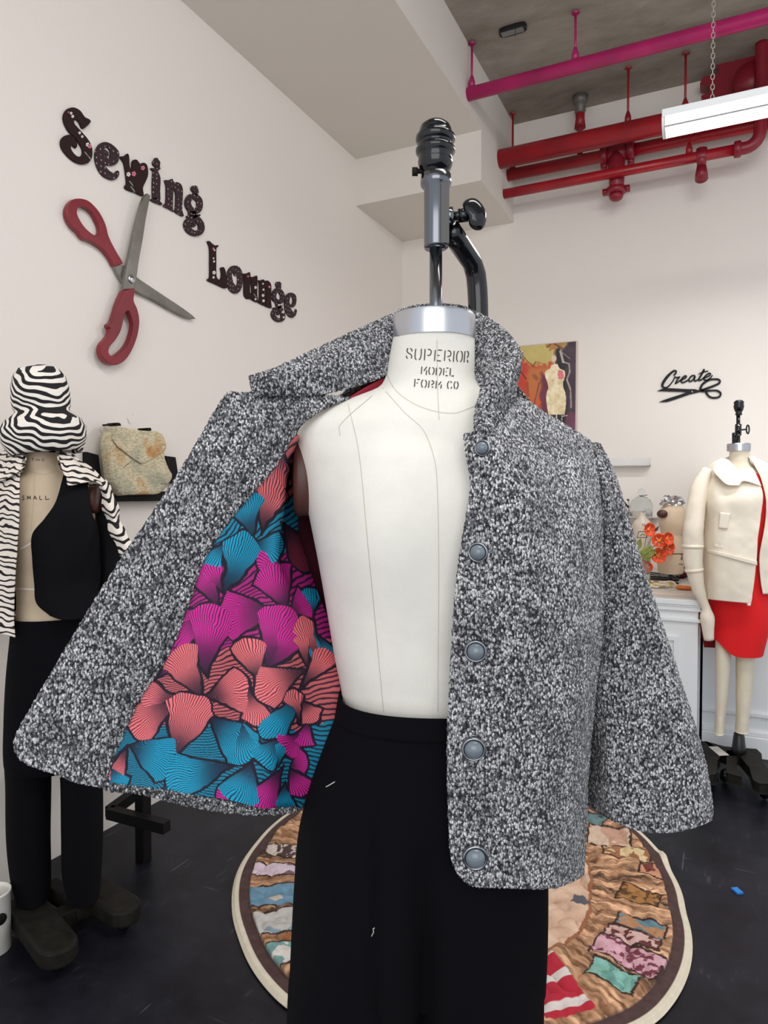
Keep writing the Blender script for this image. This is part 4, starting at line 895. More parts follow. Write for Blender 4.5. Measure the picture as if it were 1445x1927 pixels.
# ------------------------------------------------------------------ round rug
RC = (-.80, 2.26)
rp = [(436,1700),(447,1640),(480,1590),(555,1525),(1100,1512),(1180,1548),(1245,1610),(1262,1640),(1290,1720),(1303,1790),(1290,1850),(1235,1927),(535,1897),(480,1835),(450,1770)]
ang = []; 
for p in rp:
    w_ = W(p[0], p[1], 'z', 0.003); ang.append((math.atan2(w_[1] - RC[1], w_[0] - RC[0]), math.hypot(w_[0] - RC[0], w_[1] - RC[1])))
ang.sort(); aa = np.array([a for a, _ in ang]); ar = np.array([r for _, r in ang])
aa3 = np.concatenate([aa - 2 * math.pi, aa, aa + 2 * math.pi]); ar3 = np.tile(ar, 3)
NT, NR = 1500, 260
th = np.linspace(-math.pi, math.pi, NT + 1)[:-1]; Rm = np.interp(th, aa3, ar3)
kk = np.ones(31) / 31; Rm = np.convolve(np.concatenate([Rm[-15:], Rm, Rm[:15]]), kk, 'valid')
rr = np.linspace(0.001, 1, NR)[:, None]; R_ = rr * Rm[None, :]; TH = np.broadcast_to(th, R_.shape)
x = RC[0] + R_ * np.cos(TH); y = RC[1] + R_ * np.sin(TH); q2 = np.stack([x, y], -1)
n1_ = fbm(q2 * 22, 4, 1); n2_ = fbm(q2 * 60, 3, 4); rel = np.broadcast_to(rr, R_.shape)
cen = (rel < .60 + .012 * n1_)
pol = np.stack([TH * 14, R_ * 10], -1); str_ = fbm(np.stack([TH * 60 + 1.5 * n1_, R_ * 9], -1), 4, 6)
gold = np.array((168, 126, 94.)); col = gold + str_[..., None] * np.array((92, 84, 72.)) + n2_[..., None] * np.array((40, 34, 28.))
dk = fbm(np.stack([TH * 34 + 2.2 * n1_, R_ * 5], -1), 3, 31); col = col * (1 - .55 * np.clip((dk - .28) * 4, 0, 1))[..., None]
lt = fbm(np.stack([TH * 26 + 2 * n1_, R_ * 6], -1), 3, 37); col = col + np.clip((lt - .2) * 3, 0, 1)[..., None] * np.array((30, 26, 26.))
def roll(a, b, w, c0, c1, f, thr=.1, seed=0):
    global col
    A = W(a[0], a[1], 'z', .01)[:2]; B = W(b[0], b[1], 'z', .01)[:2]; d = B - A; L_ = np.linalg.norm(d); d = d / L_; n = np.array([-d[1], d[0]])
    t = (x - A[0]) * d[0] + (y - A[1]) * d[1]; v_ = (x - A[0]) * n[0] + (y - A[1]) * n[1] + .008 * n1_
    e = np.minimum(w / 2 - np.abs(v_), np.minimum(t, L_ - t) + .006 * n2_)
    tx_ = fbm(q2 * f + seed * 3.3, 3, 40 + seed) > thr
    c_ = np.where(tx_[..., None], np.array(c1, float), np.array(c0, float)) + n2_[..., None] * 14
    col = np.where((e > -.007)[..., None], np.array((54, 34, 24.)), col); col = np.where((e > 0)[..., None], c_, col)
rs = np.random.RandomState(5)
for i in range(26):                    # the rest of the ring, mostly behind the trousers
    a0 = -math.pi + (i + .5) * 2 * math.pi / 26; p_ = np.array(RC); o0 = p_ + .53 * np.array([math.cos(a0), math.sin(a0)]); o1 = p_ + .67 * np.array([math.cos(a0), math.sin(a0)])
    da = np.angle(np.exp(1j * (TH - a0))); m_ = (np.abs(da * R_ + .01 * n1_) < .03) & (rel > .66) & (rel < .86)
    if -1.2 < a0 < 1.3 or a0 > 2.2 or a0 < -2.2: continue
    col = np.where(m_[..., None], np.array([(196,160,140),(120,150,160),(205,190,180),(150,96,60),(210,186,160),(140,160,150)][rs.randint(6)], float) + n2_[..., None] * 30, col)
for k, r_ in enumerate([((1122,1778),(1243,1833),.085,(206,160,172),(112,50,66),75), ((1112,1822),(1196,1860),.075,(128,180,168),(98,148,138),40,.3), ((1143,1758),(1240,1790),.055,(208,170,164),(92,44,44),50), ((1164,1736),(1250,1762),.07,(176,128,92),(96,128,140),24), ((1168,1682),(1238,1703),.085,(160,112,62),(96,64,34),60),
    ((1108,1573),(1185,1585),.15,(206,180,158),(190,150,128),10,.2), ((1101,1540),(1138,1549),.10,(92,120,122),(52,66,66),26), ((1136,1606),(1222,1618),.07,(214,190,146),(150,100,70),40), ((1205,1640),(1262,1652),.08,(196,140,110),(120,56,50),30,.2),
    ((500,1603),(560,1608),.07,(206,190,180),(82,60,60),45), ((474,1642),(560,1646),.065,(212,192,204),(120,92,104),14,.25), ((459,1695),(560,1690),.10,(104,140,162),(190,178,166),12), ((463,1750),(560,1735),.11,(188,184,180),(128,150,164),14), ((496,1810),(560,1795),.10,(112,152,150),(212,206,200),20)]):
    roll(*r_, seed=k)
cc = np.array((206, 172, 148.)) + n1_[..., None] * np.array((26, 30, 30.)) ; col = np.where(cen[..., None], cc, col)
col = np.where(((np.abs(rel - .60 - .012 * n1_) < .007))[..., None], np.array((150, 96, 64.)), col)
sp = RC; spot = W(1095, 1710, 'z', 0); col = np.where(((np.hypot(x - spot[0], (y - spot[1])) + .02 * n2_) < .028)[..., None], np.array((84, 84, 92.)), col)
for (px_, py_, w_, ln, cc) in [(1060, 1900, .07, .3, (178, 30, 52))]:
    s0 = W(px_, py_, 'z', 0); d0 = math.atan2(s0[1] - RC[1], s0[0] - RC[0]); da = np.angle(np.exp(1j * (TH - d0)))
    m_ = (np.abs(da * R_) < w_) & (rel > .62) & (rel < .88); stripe = (np.abs((((rel * 9) % 1) - .5)) < .16)
    col = np.where(m_[..., None], np.where(stripe[..., None], np.array((214, 204, 200.)), np.array(cc, float)), col)
col = np.where((rel > .925)[..., None], np.array((74, 52, 50.)) + n2_[..., None] * 10, col)
col = np.where((rel > .972)[..., None], np.array((216, 206, 186.)) + n2_[..., None] * 8, col)
cr_ = np.abs(fbm(q2 * 11, 3, 21)); z = .010 + np.where(rel < .925, .016 * np.clip(cr_ * 2.6, 0, 1) ** .7, .003) + .004 * np.clip(fbm(q2 * 3, 2, 9), 0, 1); z = np.where(rel > .99, .004, z)
# a small fold lifts the edge on the image right side
fo = W(1262, 1625, 'z', 0); z = z + .03 * np.exp(-((x - fo[0]) ** 2 + (y - fo[1]) ** 2) / .0016)
g = np.stack([x, y, z], -1)
rug = mesh_obj('round_rug', g, grid_faces(NR, NT, True), m_rug, None, loc=(RC[0], RC[1], 0)); set_print(rug, np.clip(col, 0, 255)); solid(rug, .003, -1)
tag(rug, 'round quilted rug with printed fabric rolls and cream edge on the black floor', 'rug')

# ------------------------------------------------------------------ left mannequin
def seg_box(mb, p, q, w, z0, z1, round_=False):
    p = np.array(p[:2]); q = np.array(q[:2]); d = (q - p) / np.linalg.norm(q - p); n = np.array([-d[1], d[0]]) * w / 2
    pts = [p + n, p - n] + ([q - n + d * 0] if not round_ else []) + ([q + n] if not round_ else [q + d * 0 + (-n) * math.cos(t) + d * (w / 2) * math.sin(t) for t in np.linspace(0, math.pi, 9)])
    k = len(pts); V = [(x, y, z0) for x, y in pts] + [(x, y, z1) for x, y in pts]
    return mb.add(V, [tuple(range(k))[::-1], tuple(range(k, 2 * k))] + [(i, (i + 1) % k, k + (i + 1) % k, k + i) for i in range(k)])
V1 = 2.1
b0 = P(85, 1690, V1)
LF = thing('dress_form', 'small beige linen dress form by the left wall under a zebra hat', 'dress form', (b0[0], b0[1], 0))
rows = [(852, 52, 108, .045, .046), (864, 51, 110, .046, .048), (880, 48, 114, .048, .05), (892, 40, 128, .052, .058), (902, 25, 152, .06, .068), (915, 12, 172, .07, .078), (940, 7, 180, .085, .085), (985, 8, 182, .105, .09), (1020, 13, 180, .108, .088), (1080, 24, 172, .088, .08), (1130, 28, 165, .08, .078), (1165, 24, 168, .088, .085), (1210, 16, 176, .1, .098)]
t2 = ring_obj('torso', ring_surface(rows, V1, 90, 110), m_linen, LF)
ap = P(181, 940, V1 - .015); MB().lathe([(.041, -.02), (.042, .004), (.036, .008), (0, .009)], ap, 32, axis=cam2w(1, -.35, 0), sx=1, sy=.7).build('armhole_plate', m_armdark, LF)
bpy.context.view_layer.update()
z3 = CT(0, 680, .27513)
sm_ = lambda x, *st: [[(x + a, 918 + b) for a, b in s] for s in st]
SML = (sm_(150, [(18,3),(6,4),(4,12),(16,18),(14,28),(2,28)]) + sm_(185, [(2,28),(5,2)], [(5,2),(14,22)], [(14,22),(22,3)], [(22,3),(25,28)]) + sm_(227, [(2,28),(12,2)], [(12,2),(24,28)], [(6,18),(20,18)]) + sm_(268, [(4,2),(4,28)], [(4,28),(20,27)]) + sm_(305, [(6,2),(8,28)], [(8,28),(32,24)]))
project_strokes('stencil_lettering', t2, [z3(s) for s in SML], m_ink, LF, width=1.3, lift=.001, n=6)
project_strokes('neck_lettering', t2, [z3(s) for s in [[(218,665),(232,665)],[(225,665),(225,680)],[(248,680),(250,668)],[(258,668),(260,680)],[(268,668),(270,680)],[(300,666),(288,670),(290,680),(302,680)]]], m_ink, LF, width=1.0, lift=.001, n=4)
for _s in ([(100,1553),(250,1560)], [(140,1285),(215,1243)]): project_strokes('white_tape', t2, [z3(_s)], m_wht, LF, width=3.0, lift=.0015, n=20)
project_strokes('seam_stitching', t2, [[(51, 884), (80, 893), (112, 884)], [(66, 893), (62, 960), (58, 1000)]], m_seam, LF, width=.8, lift=.001, n=30)
MB().tube([(b0[0], b0[1], .08), (b0[0], b0[1], P(85, 1200, V1)[2])], .016, 16).build('stand_pole', m_iron, LF)
mb = MB(); A = [W(x, y, 'z', .075) for x, y in ((40, 1690), (108, 1778), (150, 1655), (232, 1706), (92, 1664), (160, 1704))]
seg_box(mb, A[0], A[1], .105, .035, .085, True); seg_box(mb, A[2], A[3], .10, .035, .085, True); bs = mb.build('stand_foot', m_iron, LF, smooth=False); bev(bs, .008)
mb = MB(); seg_box(mb, A[4], A[5], .05, .04, .09); mm = (np.array(A[0]) + A[1]) / 2; m2 = (np.array(A[2]) + A[3]) / 2; seg_box(mb, mm, m2, .05, .03, .075); bev(mb.build('stand_crossbar', m_iron, LF, smooth=False), .005)
for k in (A[1], A[3], A[0], A[2]): blob('caster', (k[0], k[1], .02), (.018, .018, .02), m_gloss, LF, 2)
# trousers
T2 = thing('trousers', 'long black wide-leg trousers on the form under the zebra jacket', 'trousers', (b0[0], b0[1], 0))
ring_obj('hip_panel', ring_surface([(1158, 20, 170, .098, .095), (1200, 14, 178, .105, .105), (1270, 6, 184, .115, .12), (1350, 1, 188, .12, .12), (1425, 0, 189, .11, .115), (1440, 8, 180, .09, .09)], V1, 80, 60, 2.3), m_black, T2, caps=False)
ring_obj('trouser_leg', ring_surface([(1340, 12, 88, .08, .08), (1410, 0, 91, .108, .108), (1470, 1, 91, .10, .10), (1570, 1, 88, .10, .10), (1640, 7, 88, .095, .095), (1682, 16, 86, .085, .085)], V1, 60, 50, 2.2), m_black, T2, caps=False)
ring_obj('trouser_leg', ring_surface([(1340, 110, 178, .08, .08), (1410, 104, 190, .108, .108), (1470, 106, 189, .10, .10), (1570, 106, 188, .10, .10), (1640, 107, 184, .095, .095), (1680, 116, 180, .085, .085)], V1, 60, 50, 2.2), m_black, T2, caps=False)
# vest
VS = thing('vest', 'black sleeveless vest with pointed hem on the zebra-hatted form', 'vest', (b0[0], b0[1], P(85, 1150, V1)[2]))
cloth('front_panel', [[(120,892,2.03),(105,945,1.985),(85,975,1.975),(61,1006,1.98),(61,1050,1.995),(65,1100,2.005),(69,1135,2.005),(95,1159,2.0)],
 [(138,897,2.035),(130,950,1.975),(112,1000,1.965),(105,1060,1.975),(105,1110,1.99),(116,1166,1.99)],
 [(158,904,2.045),(160,945,2.0),(162,985,1.985),(160,1050,1.995),(155,1100,2.01),(142,1166,1.995)],
 [(165,908,2.05),(167,945,2.03),(174,972,2.03),(182,985,2.04),(189,1050,2.06),(188,1095,2.06),(172,1160,2.03)]], 50, 90, m_vest, VS, .003)
cloth('back_panel', [[(165,908,2.15),(186,985,2.18),(190,1060,2.18),(182,1130,2.18)], [(95,900,2.2),(95,985,2.21),(95,1060,2.21),(95,1150,2.21)], [(30,908,2.15),(5,985,2.16),(10,1060,2.16),(10,1150,2.16)]], 30, 30, m_vest, VS, .003)
# zebra jacket
ZJ = thing('zebra_jacket', 'black and white zebra print jacket hanging open on the left form', 'jacket', (b0[0], b0[1], P(85, 1200, V1)[2]))
zf = lambda g: .006 * np.sin(g[..., 0] * 40 + g[..., 1] * 30 + g[..., 2] * 4) + .004 * fbm(g * 12, 2, 2)
cloth('front_panel', [[(-62,905,2.12),(-72,1000,2.1),(-72,1100,2.1),(-60,1190,2.1)], [(-20,872,2.08),(-35,950,2.03),(-36,1050,2.02),(-36,1150,2.02),(-34,1188,2.02)],
 [(15,862,2.04),(4,930,1.98),(2,1010,1.965),(-2,1090,1.965),(-4,1150,1.97),(-4,1192,1.97)], [(46,858,2.03),(40,890,2.0),(39,930,1.965),(38,985,1.955),(34,1040,1.955),(28,1100,1.96),(24,1160,1.965),(27,1200,1.965)]], 70, 140, m_zjac, ZJ, .003, fold=zf)
cloth('collar', [[(48,856,2.07),(28,838,2.12),(6,850,2.13),(-14,868,2.1)], [(47,868,2.03),(30,872,2.01),(14,880,2.02),(-12,888,2.04)], [(44,880,1.99),(30,890,1.965),(8,902,1.975),(-16,908,2.0)]], 30, 50, m_zjac, ZJ, .003)
cloth('collar', [[(110,853,2.06),(126,847,2.10),(150,866,2.11),(172,880,2.1),(197,905,2.08)], [(113,870,2.02),(130,866,2.03),(150,880,2.04),(175,895,2.06),(195,909,2.07)], [(121,893,1.985),(126,900,1.97),(129,913,1.97),(158,908,2.0),(178,906,2.03),(192,913,2.05)]], 30, 60, m_zjac, ZJ, .003)
cloth('sleeve_edge', [[(197,903,2.09),(214,930,2.08),(226,975,2.06),(236,1003,2.04),(248,1020,2.03)], [(194,908,2.06),(205,940,2.045),(216,980,2.03),(227,1010,2.02),(239,1033,2.015)], [(189,910,2.07),(192,945,2.06),(202,985,2.045),(214,1018,2.03),(229,1046,2.03)]], 24, 70, m_zjac2, ZJ, .004, fold=lambda g: .004 * np.sin(g[..., 2] * 90))
cloth('black_lining', [[(176,910,2.13),(182,985,2.11),(187,1050,2.11),(186,1130,2.11)], [(184,912,2.12),(196,985,2.09),(206,1045,2.08),(200,1125,2.09)], [(192,914,2.10),(206,990,2.07),(228,1047,2.06),(222,1120,2.08)]], 30, 50, m_zlin, ZJ, .003)
cloth('jacket_back', [[(-60,905,2.16),(-62,1000,2.2),(-55,1190,2.2)], [(30,870,2.18),(30,1000,2.24),(30,1190,2.24)], [(120,868,2.18),(125,1000,2.24),(130,1190,2.24)], [(197,905,2.11),(222,1000,2.14),(226,1130,2.13)]], 40, 40, m_zjac, ZJ, .003)
# hat
hx, hy, _ = P(80, 780, V1); pr = [(2, 688), (18, 689), (34, 695), (45, 708), (51, 728), (52, 748), (51, 764), (46, 775), (54, 782), (66, 791), (74, 806), (73, 828), (65, 847), (61, 855), (58, 853), (66, 838), (69, 815), (60, 800), (50, 785), (45, 760)]
hz = zat(780, V1)
mb = MB().lathe([(r / F * V1, zat(y, V1) - hz) for r, y in pr], (0, 0, 0), 64)
v = np.array(mb.v); v *= (1 + .05 * fbm(v * 14 + 3, 2, 4))[:, None]; v[:, 0] += .02 * np.clip(v[:, 2], -.05, .2); R_ = Matrix.Rotation(PSI, 3, 'Z') @ Matrix.Rotation(-.10, 3, 'Y')
v = np.array([R_ @ Vector(p) for p in v]) + np.array([hx, hy, hz])
ht = mesh_obj('bucket_hat', v, mb.f, m_zhat, None, loc=(hx, hy, hz)); tag(ht, 'zebra print bucket hat with drooping brim on the left form', 'hat')

# ------------------------------------------------------------------ rack and bag on the left wall
g_ = CT(140, 780, .15225)
RK = thing('wall_rack', 'black wooden wall rack with two short uprights holding the map bag', 'rack', tuple(W(240, 920, 'x', XL)))
plate('upright', 'x', XL, [g_([(165,462),(290,460),(302,490),(330,740),(350,900),(225,880)])], 0, .03, m_wood, RK, .003, 1)
plate('upright', 'x', XL, [g_([(1138,512),(1245,515),(1258,540),(1285,740),(1295,860),(1180,850)])], 0, .03, m_wood, RK, .003, 1)
p0 = W(207, 922, 'x', XL + .1); p1 = W(320, 922, 'x', XL + .1)
boxo('shelf', (XL, p0[1] - .07, p0[2] - .045), (XL + .05, p1[1] + .05, p0[2] - .005), m_wood, RK, .003)
bo = g_([(480,150),(560,145),(700,180),(900,200),(1080,215),(1105,270),(1165,400),(1125,450),(1140,560),(1190,680),(1230,760),(1180,860),(1080,975),(900,990),(700,995),(600,1000),(545,950),(490,840),(470,700),(450,520),(440,350),(465,250)])
bgp = W(235, 870, 'x', XL + .06)
BG = thing('satchel', 'map-print flap bag leaning on the black wall rack', 'bag', tuple(bgp))
plate('bag_body', 'x', XL, [bo], .035, .06, m_map, BG, .014, 2)
plate('flap', 'x', XL, [g_([(478,155),(560,150),(700,183),(900,203),(1075,220),(1100,280),(1150,400),(1120,440),(1060,480),(960,550),(860,608),(815,605),(700,520),(590,435),(488,352),(472,250)])], .098, .005, m_map, BG, .002, 1)
m_crease = mat('dark_crease', (120, 106, 80), .9)
mb = strokes_mb(MB(), 'x', XL, [g_([(600,662,5),(660,615,5),(715,572,5)]), g_([(1060,858,5),(1150,856,5)]), g_([(600,215,4),(700,210,4)])], .0955, .001, 8); mb.build('crease_shade', m_crease, BG, smooth=False)  # thin dark strips stand in for shade in the bag's creases
for c4 in ([(513,105),(530,98),(578,112),(582,140),(540,138),(513,125)], [(890,170),(950,165),(960,190),(945,208),(905,200),(888,185)], [(455,120),(475,115),(482,135),(465,138)]):
    plate('clip', 'x', XL, [g_(c4)], .02, .05, m_wood, BG, .002, 1)
# smudges on the wall above the bag
ms = mat('wall_scuff', (188, 180, 174), .9); mb = MB()
strokes_mb(mb, 'x', XL, [g_([(655,50,8),(672,95,16),(690,120,8)]), g_([(721,0,6),(724,8,6)])], 0, .0004, 8); sf = mb.build('trim_6', ms, None, smooth=False); struct(sf)

# black stand near the left wall
pz = W(270, 1618, 'z', 0); ST = thing('plant_stand', 'black wooden stand with crossed foot bars near the left wall', 'stand', tuple(pz))
boxo('leg', (pz[0] - .02, pz[1] - .02, 0), (pz[0] + .02, pz[1] + .02, .62), m_wood, ST, .002)
e0, e1, e2 = W(206, 1528, 'z', .17), W(314, 1556, 'z', .17), W(248, 1497, 'z', .17)
mb = MB(); seg_box(mb, e0, e1, .035, .15, .188); mb.build('foot_bar', m_wood, ST, smooth=False)
mb = MB(); seg_box(mb, e0, e2, .035, .15, .188); mb.build('foot_bar', m_wood, ST, smooth=False)
boxo('top', (pz[0] - .13, pz[1] - .13, .62), (pz[0] + .13, pz[1] + .13, .64), m_wood, ST, .002)

# white can
cp = W(-13, 1788, 'z', 0); CN = thing('paint_can', 'small white open can with black clip at the left edge of the floor', 'can', tuple(cp))
MB().lathe([(.044, 0), (.047, .004), (.047, .166), (.049, .168), (.049, .174), (.045, .174), (.044, .160), (.044, .02), (.001, .02)], cp, 40).build('can_body', m_bucket, CN)
MB().lathe([(.0435, .12), (.001, .12)], cp, 32).build('dark_disc', m_darkstuff, CN)  # flat dark disc part-way down inside the can
q = np.array(cp) + np.array(cam2w(.047 * math.sin(.95), -.047 * math.cos(.95), .108)) ; MB().lathe([(.016, -.003), (.016, .004), (.008, .006), (.001, .006)], q, 20, axis=cam2w(math.sin(.95), -math.cos(.95), 0)).build('clip', m_wood, CN)

# ------------------------------------------------------------------ cabinet on the right
YC = 3.45; zt = float(W(1318, 1127, 'y', YC)[2]); xr = float(W(1313, 1200, 'y', YC)[0]); xl = xr - .95
CB = thing('cabinet', 'white panelled cabinet with stepped cornice beside the cream-jacketed form', 'cabinet', ((xl + xr) / 2, YC + .6, 0))
zz = lambda y: float(W(1313, y, 'y', YC)[2])
boxo('cabinet_body', (xl, YC, 0), (xr, YB - .01, zz(1132)), m_white, CB)
o_ = .022
for (y0, y1, d) in [(1129, 1139, .022), (1139, 1143, .016), (1143, 1147, .011), (1147, 1151, .014), (1166, 1171.5, .013)]:
    boxo('cornice_moulding', (xl - d, YC - d, zz(y1)), (xr + d, YC + .02, zz(y0)), m_white, CB, .002)
fr = [float(W(x, 1220, 'y', YC)[0]) for x in (1268, 1274)]; zf_ = zz(1201)
mb = MB(); x_l = xl + .12; mb.box((fr[0], YC - .012, .16), (fr[1] + .006, YC, zf_ - .018)).box((x_l, YC - .012, zf_ - .018), (fr[1] + .006, YC, zf_)).box((x_l, YC - .012, .16), (x_l + .02, YC, zf_ - .018)).box((x_l, YC - .012, .14), (fr[1] + .006, YC, .16)); mb.build('door_panel_moulding', m_white, CB, smooth=False)
boxo('counter_top', (xl - .02, YC - .02, zt - .008), (xr + .022, YB - .01, zt), m_countert, CB, .002)
boxo('counter_edge_strip', (xl - .021, YC - .0215, zt - .012), (xr + .023, YC, zt - .008), m_darkstuff, CB)
CT_Z = zt
def onc(px, py): return W(px, py, 'z', CT_Z)
# half-scale form
f0 = onc(1262, 1098); VF = float(-f0[0] * SN + f0[1] * CS)
HF = thing('miniature_dress_form', 'small half-scale dress form with crumpled foil at its neck on the cabinet', 'dress form', tuple(f0))
rows = [(948, 1254, 1282, .03, .03), (955, 1244, 1286, .035, .04), (963, 1238, 1290, .042, .045), (980, 1238, 1291, .05, .05), (990, 1240, 1290, .05, .048), (1002, 1243, 1287, .045, .042), (1008, 1244, 1285, .043, .04), (1020, 1242, 1286, .048, .045), (1040, 1239, 1288, .055, .055), (1060, 1237, 1289, .058, .06), (1077, 1239, 1288, .055, .058), (1079, 1241, 1286, .053, .055)]
t3 = ring_obj('torso', ring_surface(rows, VF, 70, 80), m_linen, HF)
MB().lathe([(.026, -.01), (.027, .003), (.02, .009), (.001, .012)], P(1246, 967, VF - .028), 24, axis=cam2w(-.45, -1, 0), sx=.8, sy=1).build('armhole_plate', m_armdark, HF)
MB().tube([tuple(f0), P(1262, 1075, VF)], .012, 12).lathe([(.04, 0), (.04, .006), (.015, .014)], f0, 24).build('stand_pole', m_darkstuff, HF)
bpy.context.view_layer.update()
project_strokes('tape_line', t3, [[(1238, 1039), (1262, 1042), (1288, 1042)]], m_darkstuff, HF, width=1.3, lift=.001, n=20)
b5 = CT(1090, 820, .18684)
project_strokes('printed_mark', t3, [b5(s) for s in [[(1000,1293),(1040,1296)],[(1025,1195),(1035,1215),(1022,1240),(1038,1250)],[(1032,1190),(1034,1250)]]], m_ink, HF, width=1.1, lift=.001, n=8)
mb = MB(); rs = np.random.RandomState(3)
fo = blob('foil_crown', P(1264, 944, VF), (.056, .04, .030), m_foil, None, 3, 3, 0, loc=P(1264, 944, VF), smooth=False)
for vv in fo.data.vertices: vv.co = vv.co * (1 + .35 * rs.uniform(-1, 1))
tag(fo, 'crumpled silver foil wrapped round the neck of the half-scale form', 'foil')
# poppies and their jar
jp = onc(1208, 1104); jv = float(-jp[0] * SN + jp[1] * CS)
JR = thing('flower_jar', 'clear glass jar holding the orange poppies on the cabinet', 'jar', tuple(jp))
MB().lathe([(.035, .001), (.04, .006), (.04, .10), (.03, .125), (.032, .135), (.028, .135), (.027, .122), (.037, .098), (.037, .01), (.001, .008)], jp, 32).build('jar_glass', m_glass, JR)
mouth = np.array(jp) + np.array([0, 0, .12])
PF = [(1220, 997, 9.5, 'orange poppy topmost of the bunch, beside a dark bud', (.3, -1, .1)), (1240, 1018, 10, 'orange poppy left of the close pair before the small form', (-.3, -1, .3)), (1255, 1014, 9, 'orange-red poppy upper right of the bunch', (.4, -1, .2)), (1255, 1031, 10, 'deep red-orange poppy just below the upper right one', (.3, -1, -.1)), (1238, 1046, 10.5, 'wide open orange poppy lowest before the small form', (-.1, -1, .2)), (1216, 1066, 8.5, 'drooping red poppy by the sleeve, lowest of all', (-.3, -1, -.3))]
for i, (x, y, r, lb, dr) in enumerate(PF):
    dv = VF - .085 - .016 * (i % 3); c = np.array(P(x, y, dv)); T = thing('poppy', lb, 'flower', tuple(c), 'orange poppies in the glass jar')
    rr = 1.3 * r / F * dv; ax_ = Vector(cam2w(*dr)).normalized(); qq = ax_.to_track_quat('Z', 'X')
    for k in range(5):
        a0 = k * 2 * math.pi / 5; V = []
        for iu, uu in enumerate(np.linspace(0, 1, 7)):
            for iw, ww in enumerate(np.linspace(-1, 1, 7)):
                an = a0 + ww * .75 * (.35 + .65 * uu); ra = rr * (.08 + 1.0 * uu * (1 - .10 * ww * ww)); h = rr * (.75 * uu ** 1.6 * (1 - .15 * uu) + .05 * math.sin(ww * 6 + k)) - rr * .25 + .0008 * (k % 2)
                V.append(tuple(qq @ Vector((ra * math.cos(an), ra * math.sin(an), h)) + Vector(c)))
        o = mesh_obj('petal', V, grid_faces(7, 7), m_poppy, T); solid(o, .0008)
    blob('flower_centre', tuple(Vector(c) - ax_ * rr * .05), rr * .28, m_poppyc, T, 2)
    e = c - np.array(ax_) * rr * .3; mid = (mouth + e) / 2 + np.array([0, 0, .012 * (i % 3)])
    MB().tube(cr([tuple(jp + np.array([.01 * math.cos(i), .01 * math.sin(i), .02])), tuple(mouth), tuple(mid), tuple(e)], 16), .0016, 6).build('stem', m_stem, T)
bd = np.array(P(1236, 995, jv - .03)); BD = thing('poppy_bud', 'dark closed poppy bud on a thin stem above the flowers', 'flower bud', tuple(bd))
MB().lathe([(.001, -.016), (.007, -.008), (.0075, 0), (.003, .012), (.0005, .018)], bd, 12, axis=cam2w(.6, 0, .8)).build('bud', mat('dark_bud', (80, 56, 52), .7), BD); MB().tube(cr([tuple(mouth), tuple((mouth + bd) / 2 + np.array([-.01, 0, 0])), tuple(bd)], 12), .0012, 6).build('stem', m_stem, BD)
LFV = thing('leafy_sprig', 'yellow green leaves of the bunch between jar and grey sleeve', 'leaves', tuple(mouth))
for i, (x, y, l, an) in enumerate([(1207, 1030, 24, -1.3), (1214, 1036, 26, -.6), (1220, 1040, 22, -.25), (1210, 1044, 24, -.9), (1226, 1034, 18, -.3), (1216, 1052, 20, -.5)]):
    V = []
    for uu in np.linspace(0, 1, 9):
        for ww in (-1, 0, 1):
            hw = l * .24 * math.sin(math.pi * min(.98, uu + .04)); V.append(P(x - 8 + l * uu * math.cos(an) - ww * hw * math.sin(an), y + 6 + l * uu * math.sin(an) + ww * hw * math.cos(an), jv - .01 - .01 * abs(ww) - .02 * uu + .004 * i))
    solid(mesh_obj('leaf', V, grid_faces(9, 3), m_leafg, LFV), .001)
# ceramic bottle with a framed label
bp = W(1207, 1078, 'z', CT_Z); bv = float(-bp[0] * SN + bp[1] * CS)
BT = thing('decorated_bottle', 'bone coloured bottle with a heart and a framed label behind the poppies', 'bottle', tuple(bp))
hh = lambda y: zat(y, bv) - bp[2]
ob = MB().lathe([(14 / F * bv, 0), (16 / F * bv, .005), (16 / F * bv, hh(1000)), (17 / F * bv, hh(990)), (14 / F * bv, hh(980)), (7 / F * bv, hh(974)), (6 / F * bv, hh(967)), (7 / F * bv, hh(965))], bp, 32).build('bottle_body', m_ceram, BT)
bpy.context.view_layer.update()
project_strokes('painted_label', ob, [b5(s) for s in [[(600,965),(690,965)],[(690,965),(680,1025)],[(680,1025),(582,1025)],[(582,1025),(600,965)],[(612,1010),(640,990),(660,1005)],[(640,895),(632,880),(640,905),(650,915),(665,900),(655,882),(645,892)]]], m_darkstuff, BT, width=1.0, lift=.001, n=6)
# glass shelf with cloche
sp_ = W(1206, 971, 'y', YB - .12); SH = thing('glass_shelf', 'thin glass shelf on the back wall under the glass dome', 'shelf', (sp_[0], YB - .1, sp_[2]))
boxo('shelf_pane', (sp_[0] - .17, YB - .22, sp_[2] - .008), (sp_[0] + .10, YB - .002, sp_[2]), m_acryl, SH, .001)
boxo('bracket', (sp_[0] + .05, YB - .05, sp_[2] - .03), (sp_[0] + .06, YB - .001, sp_[2] - .008), m_alu, SH)
CL = thing('glass_cloche', 'clear glass dome over a small cream object on the glass shelf', 'glass dome', (sp_[0], YB - .11, sp_[2]))
pc = (sp_[0], YB - .11, sp_[2])
MB().lathe([(.066, .001), (.068, .05), (.067, .07), (.055, .098), (.03, .118), (.012, .124), (.010, .130), (.022, .142), (.024, .155), (.015, .168), (.001, .172)], pc, 40).build('dome', m_glass, CL)
boxo('cream_block', (pc[0] - .045, pc[1] - .02, pc[2] + .001), (pc[0] + .01, pc[1] + .02, pc[2] + .035), m_ceram, CL, .003)
blob('pink_pebble', (pc[0] + .033, pc[1], pc[2] + .024), (.02, .018, .024), m_frost, CL, 3)
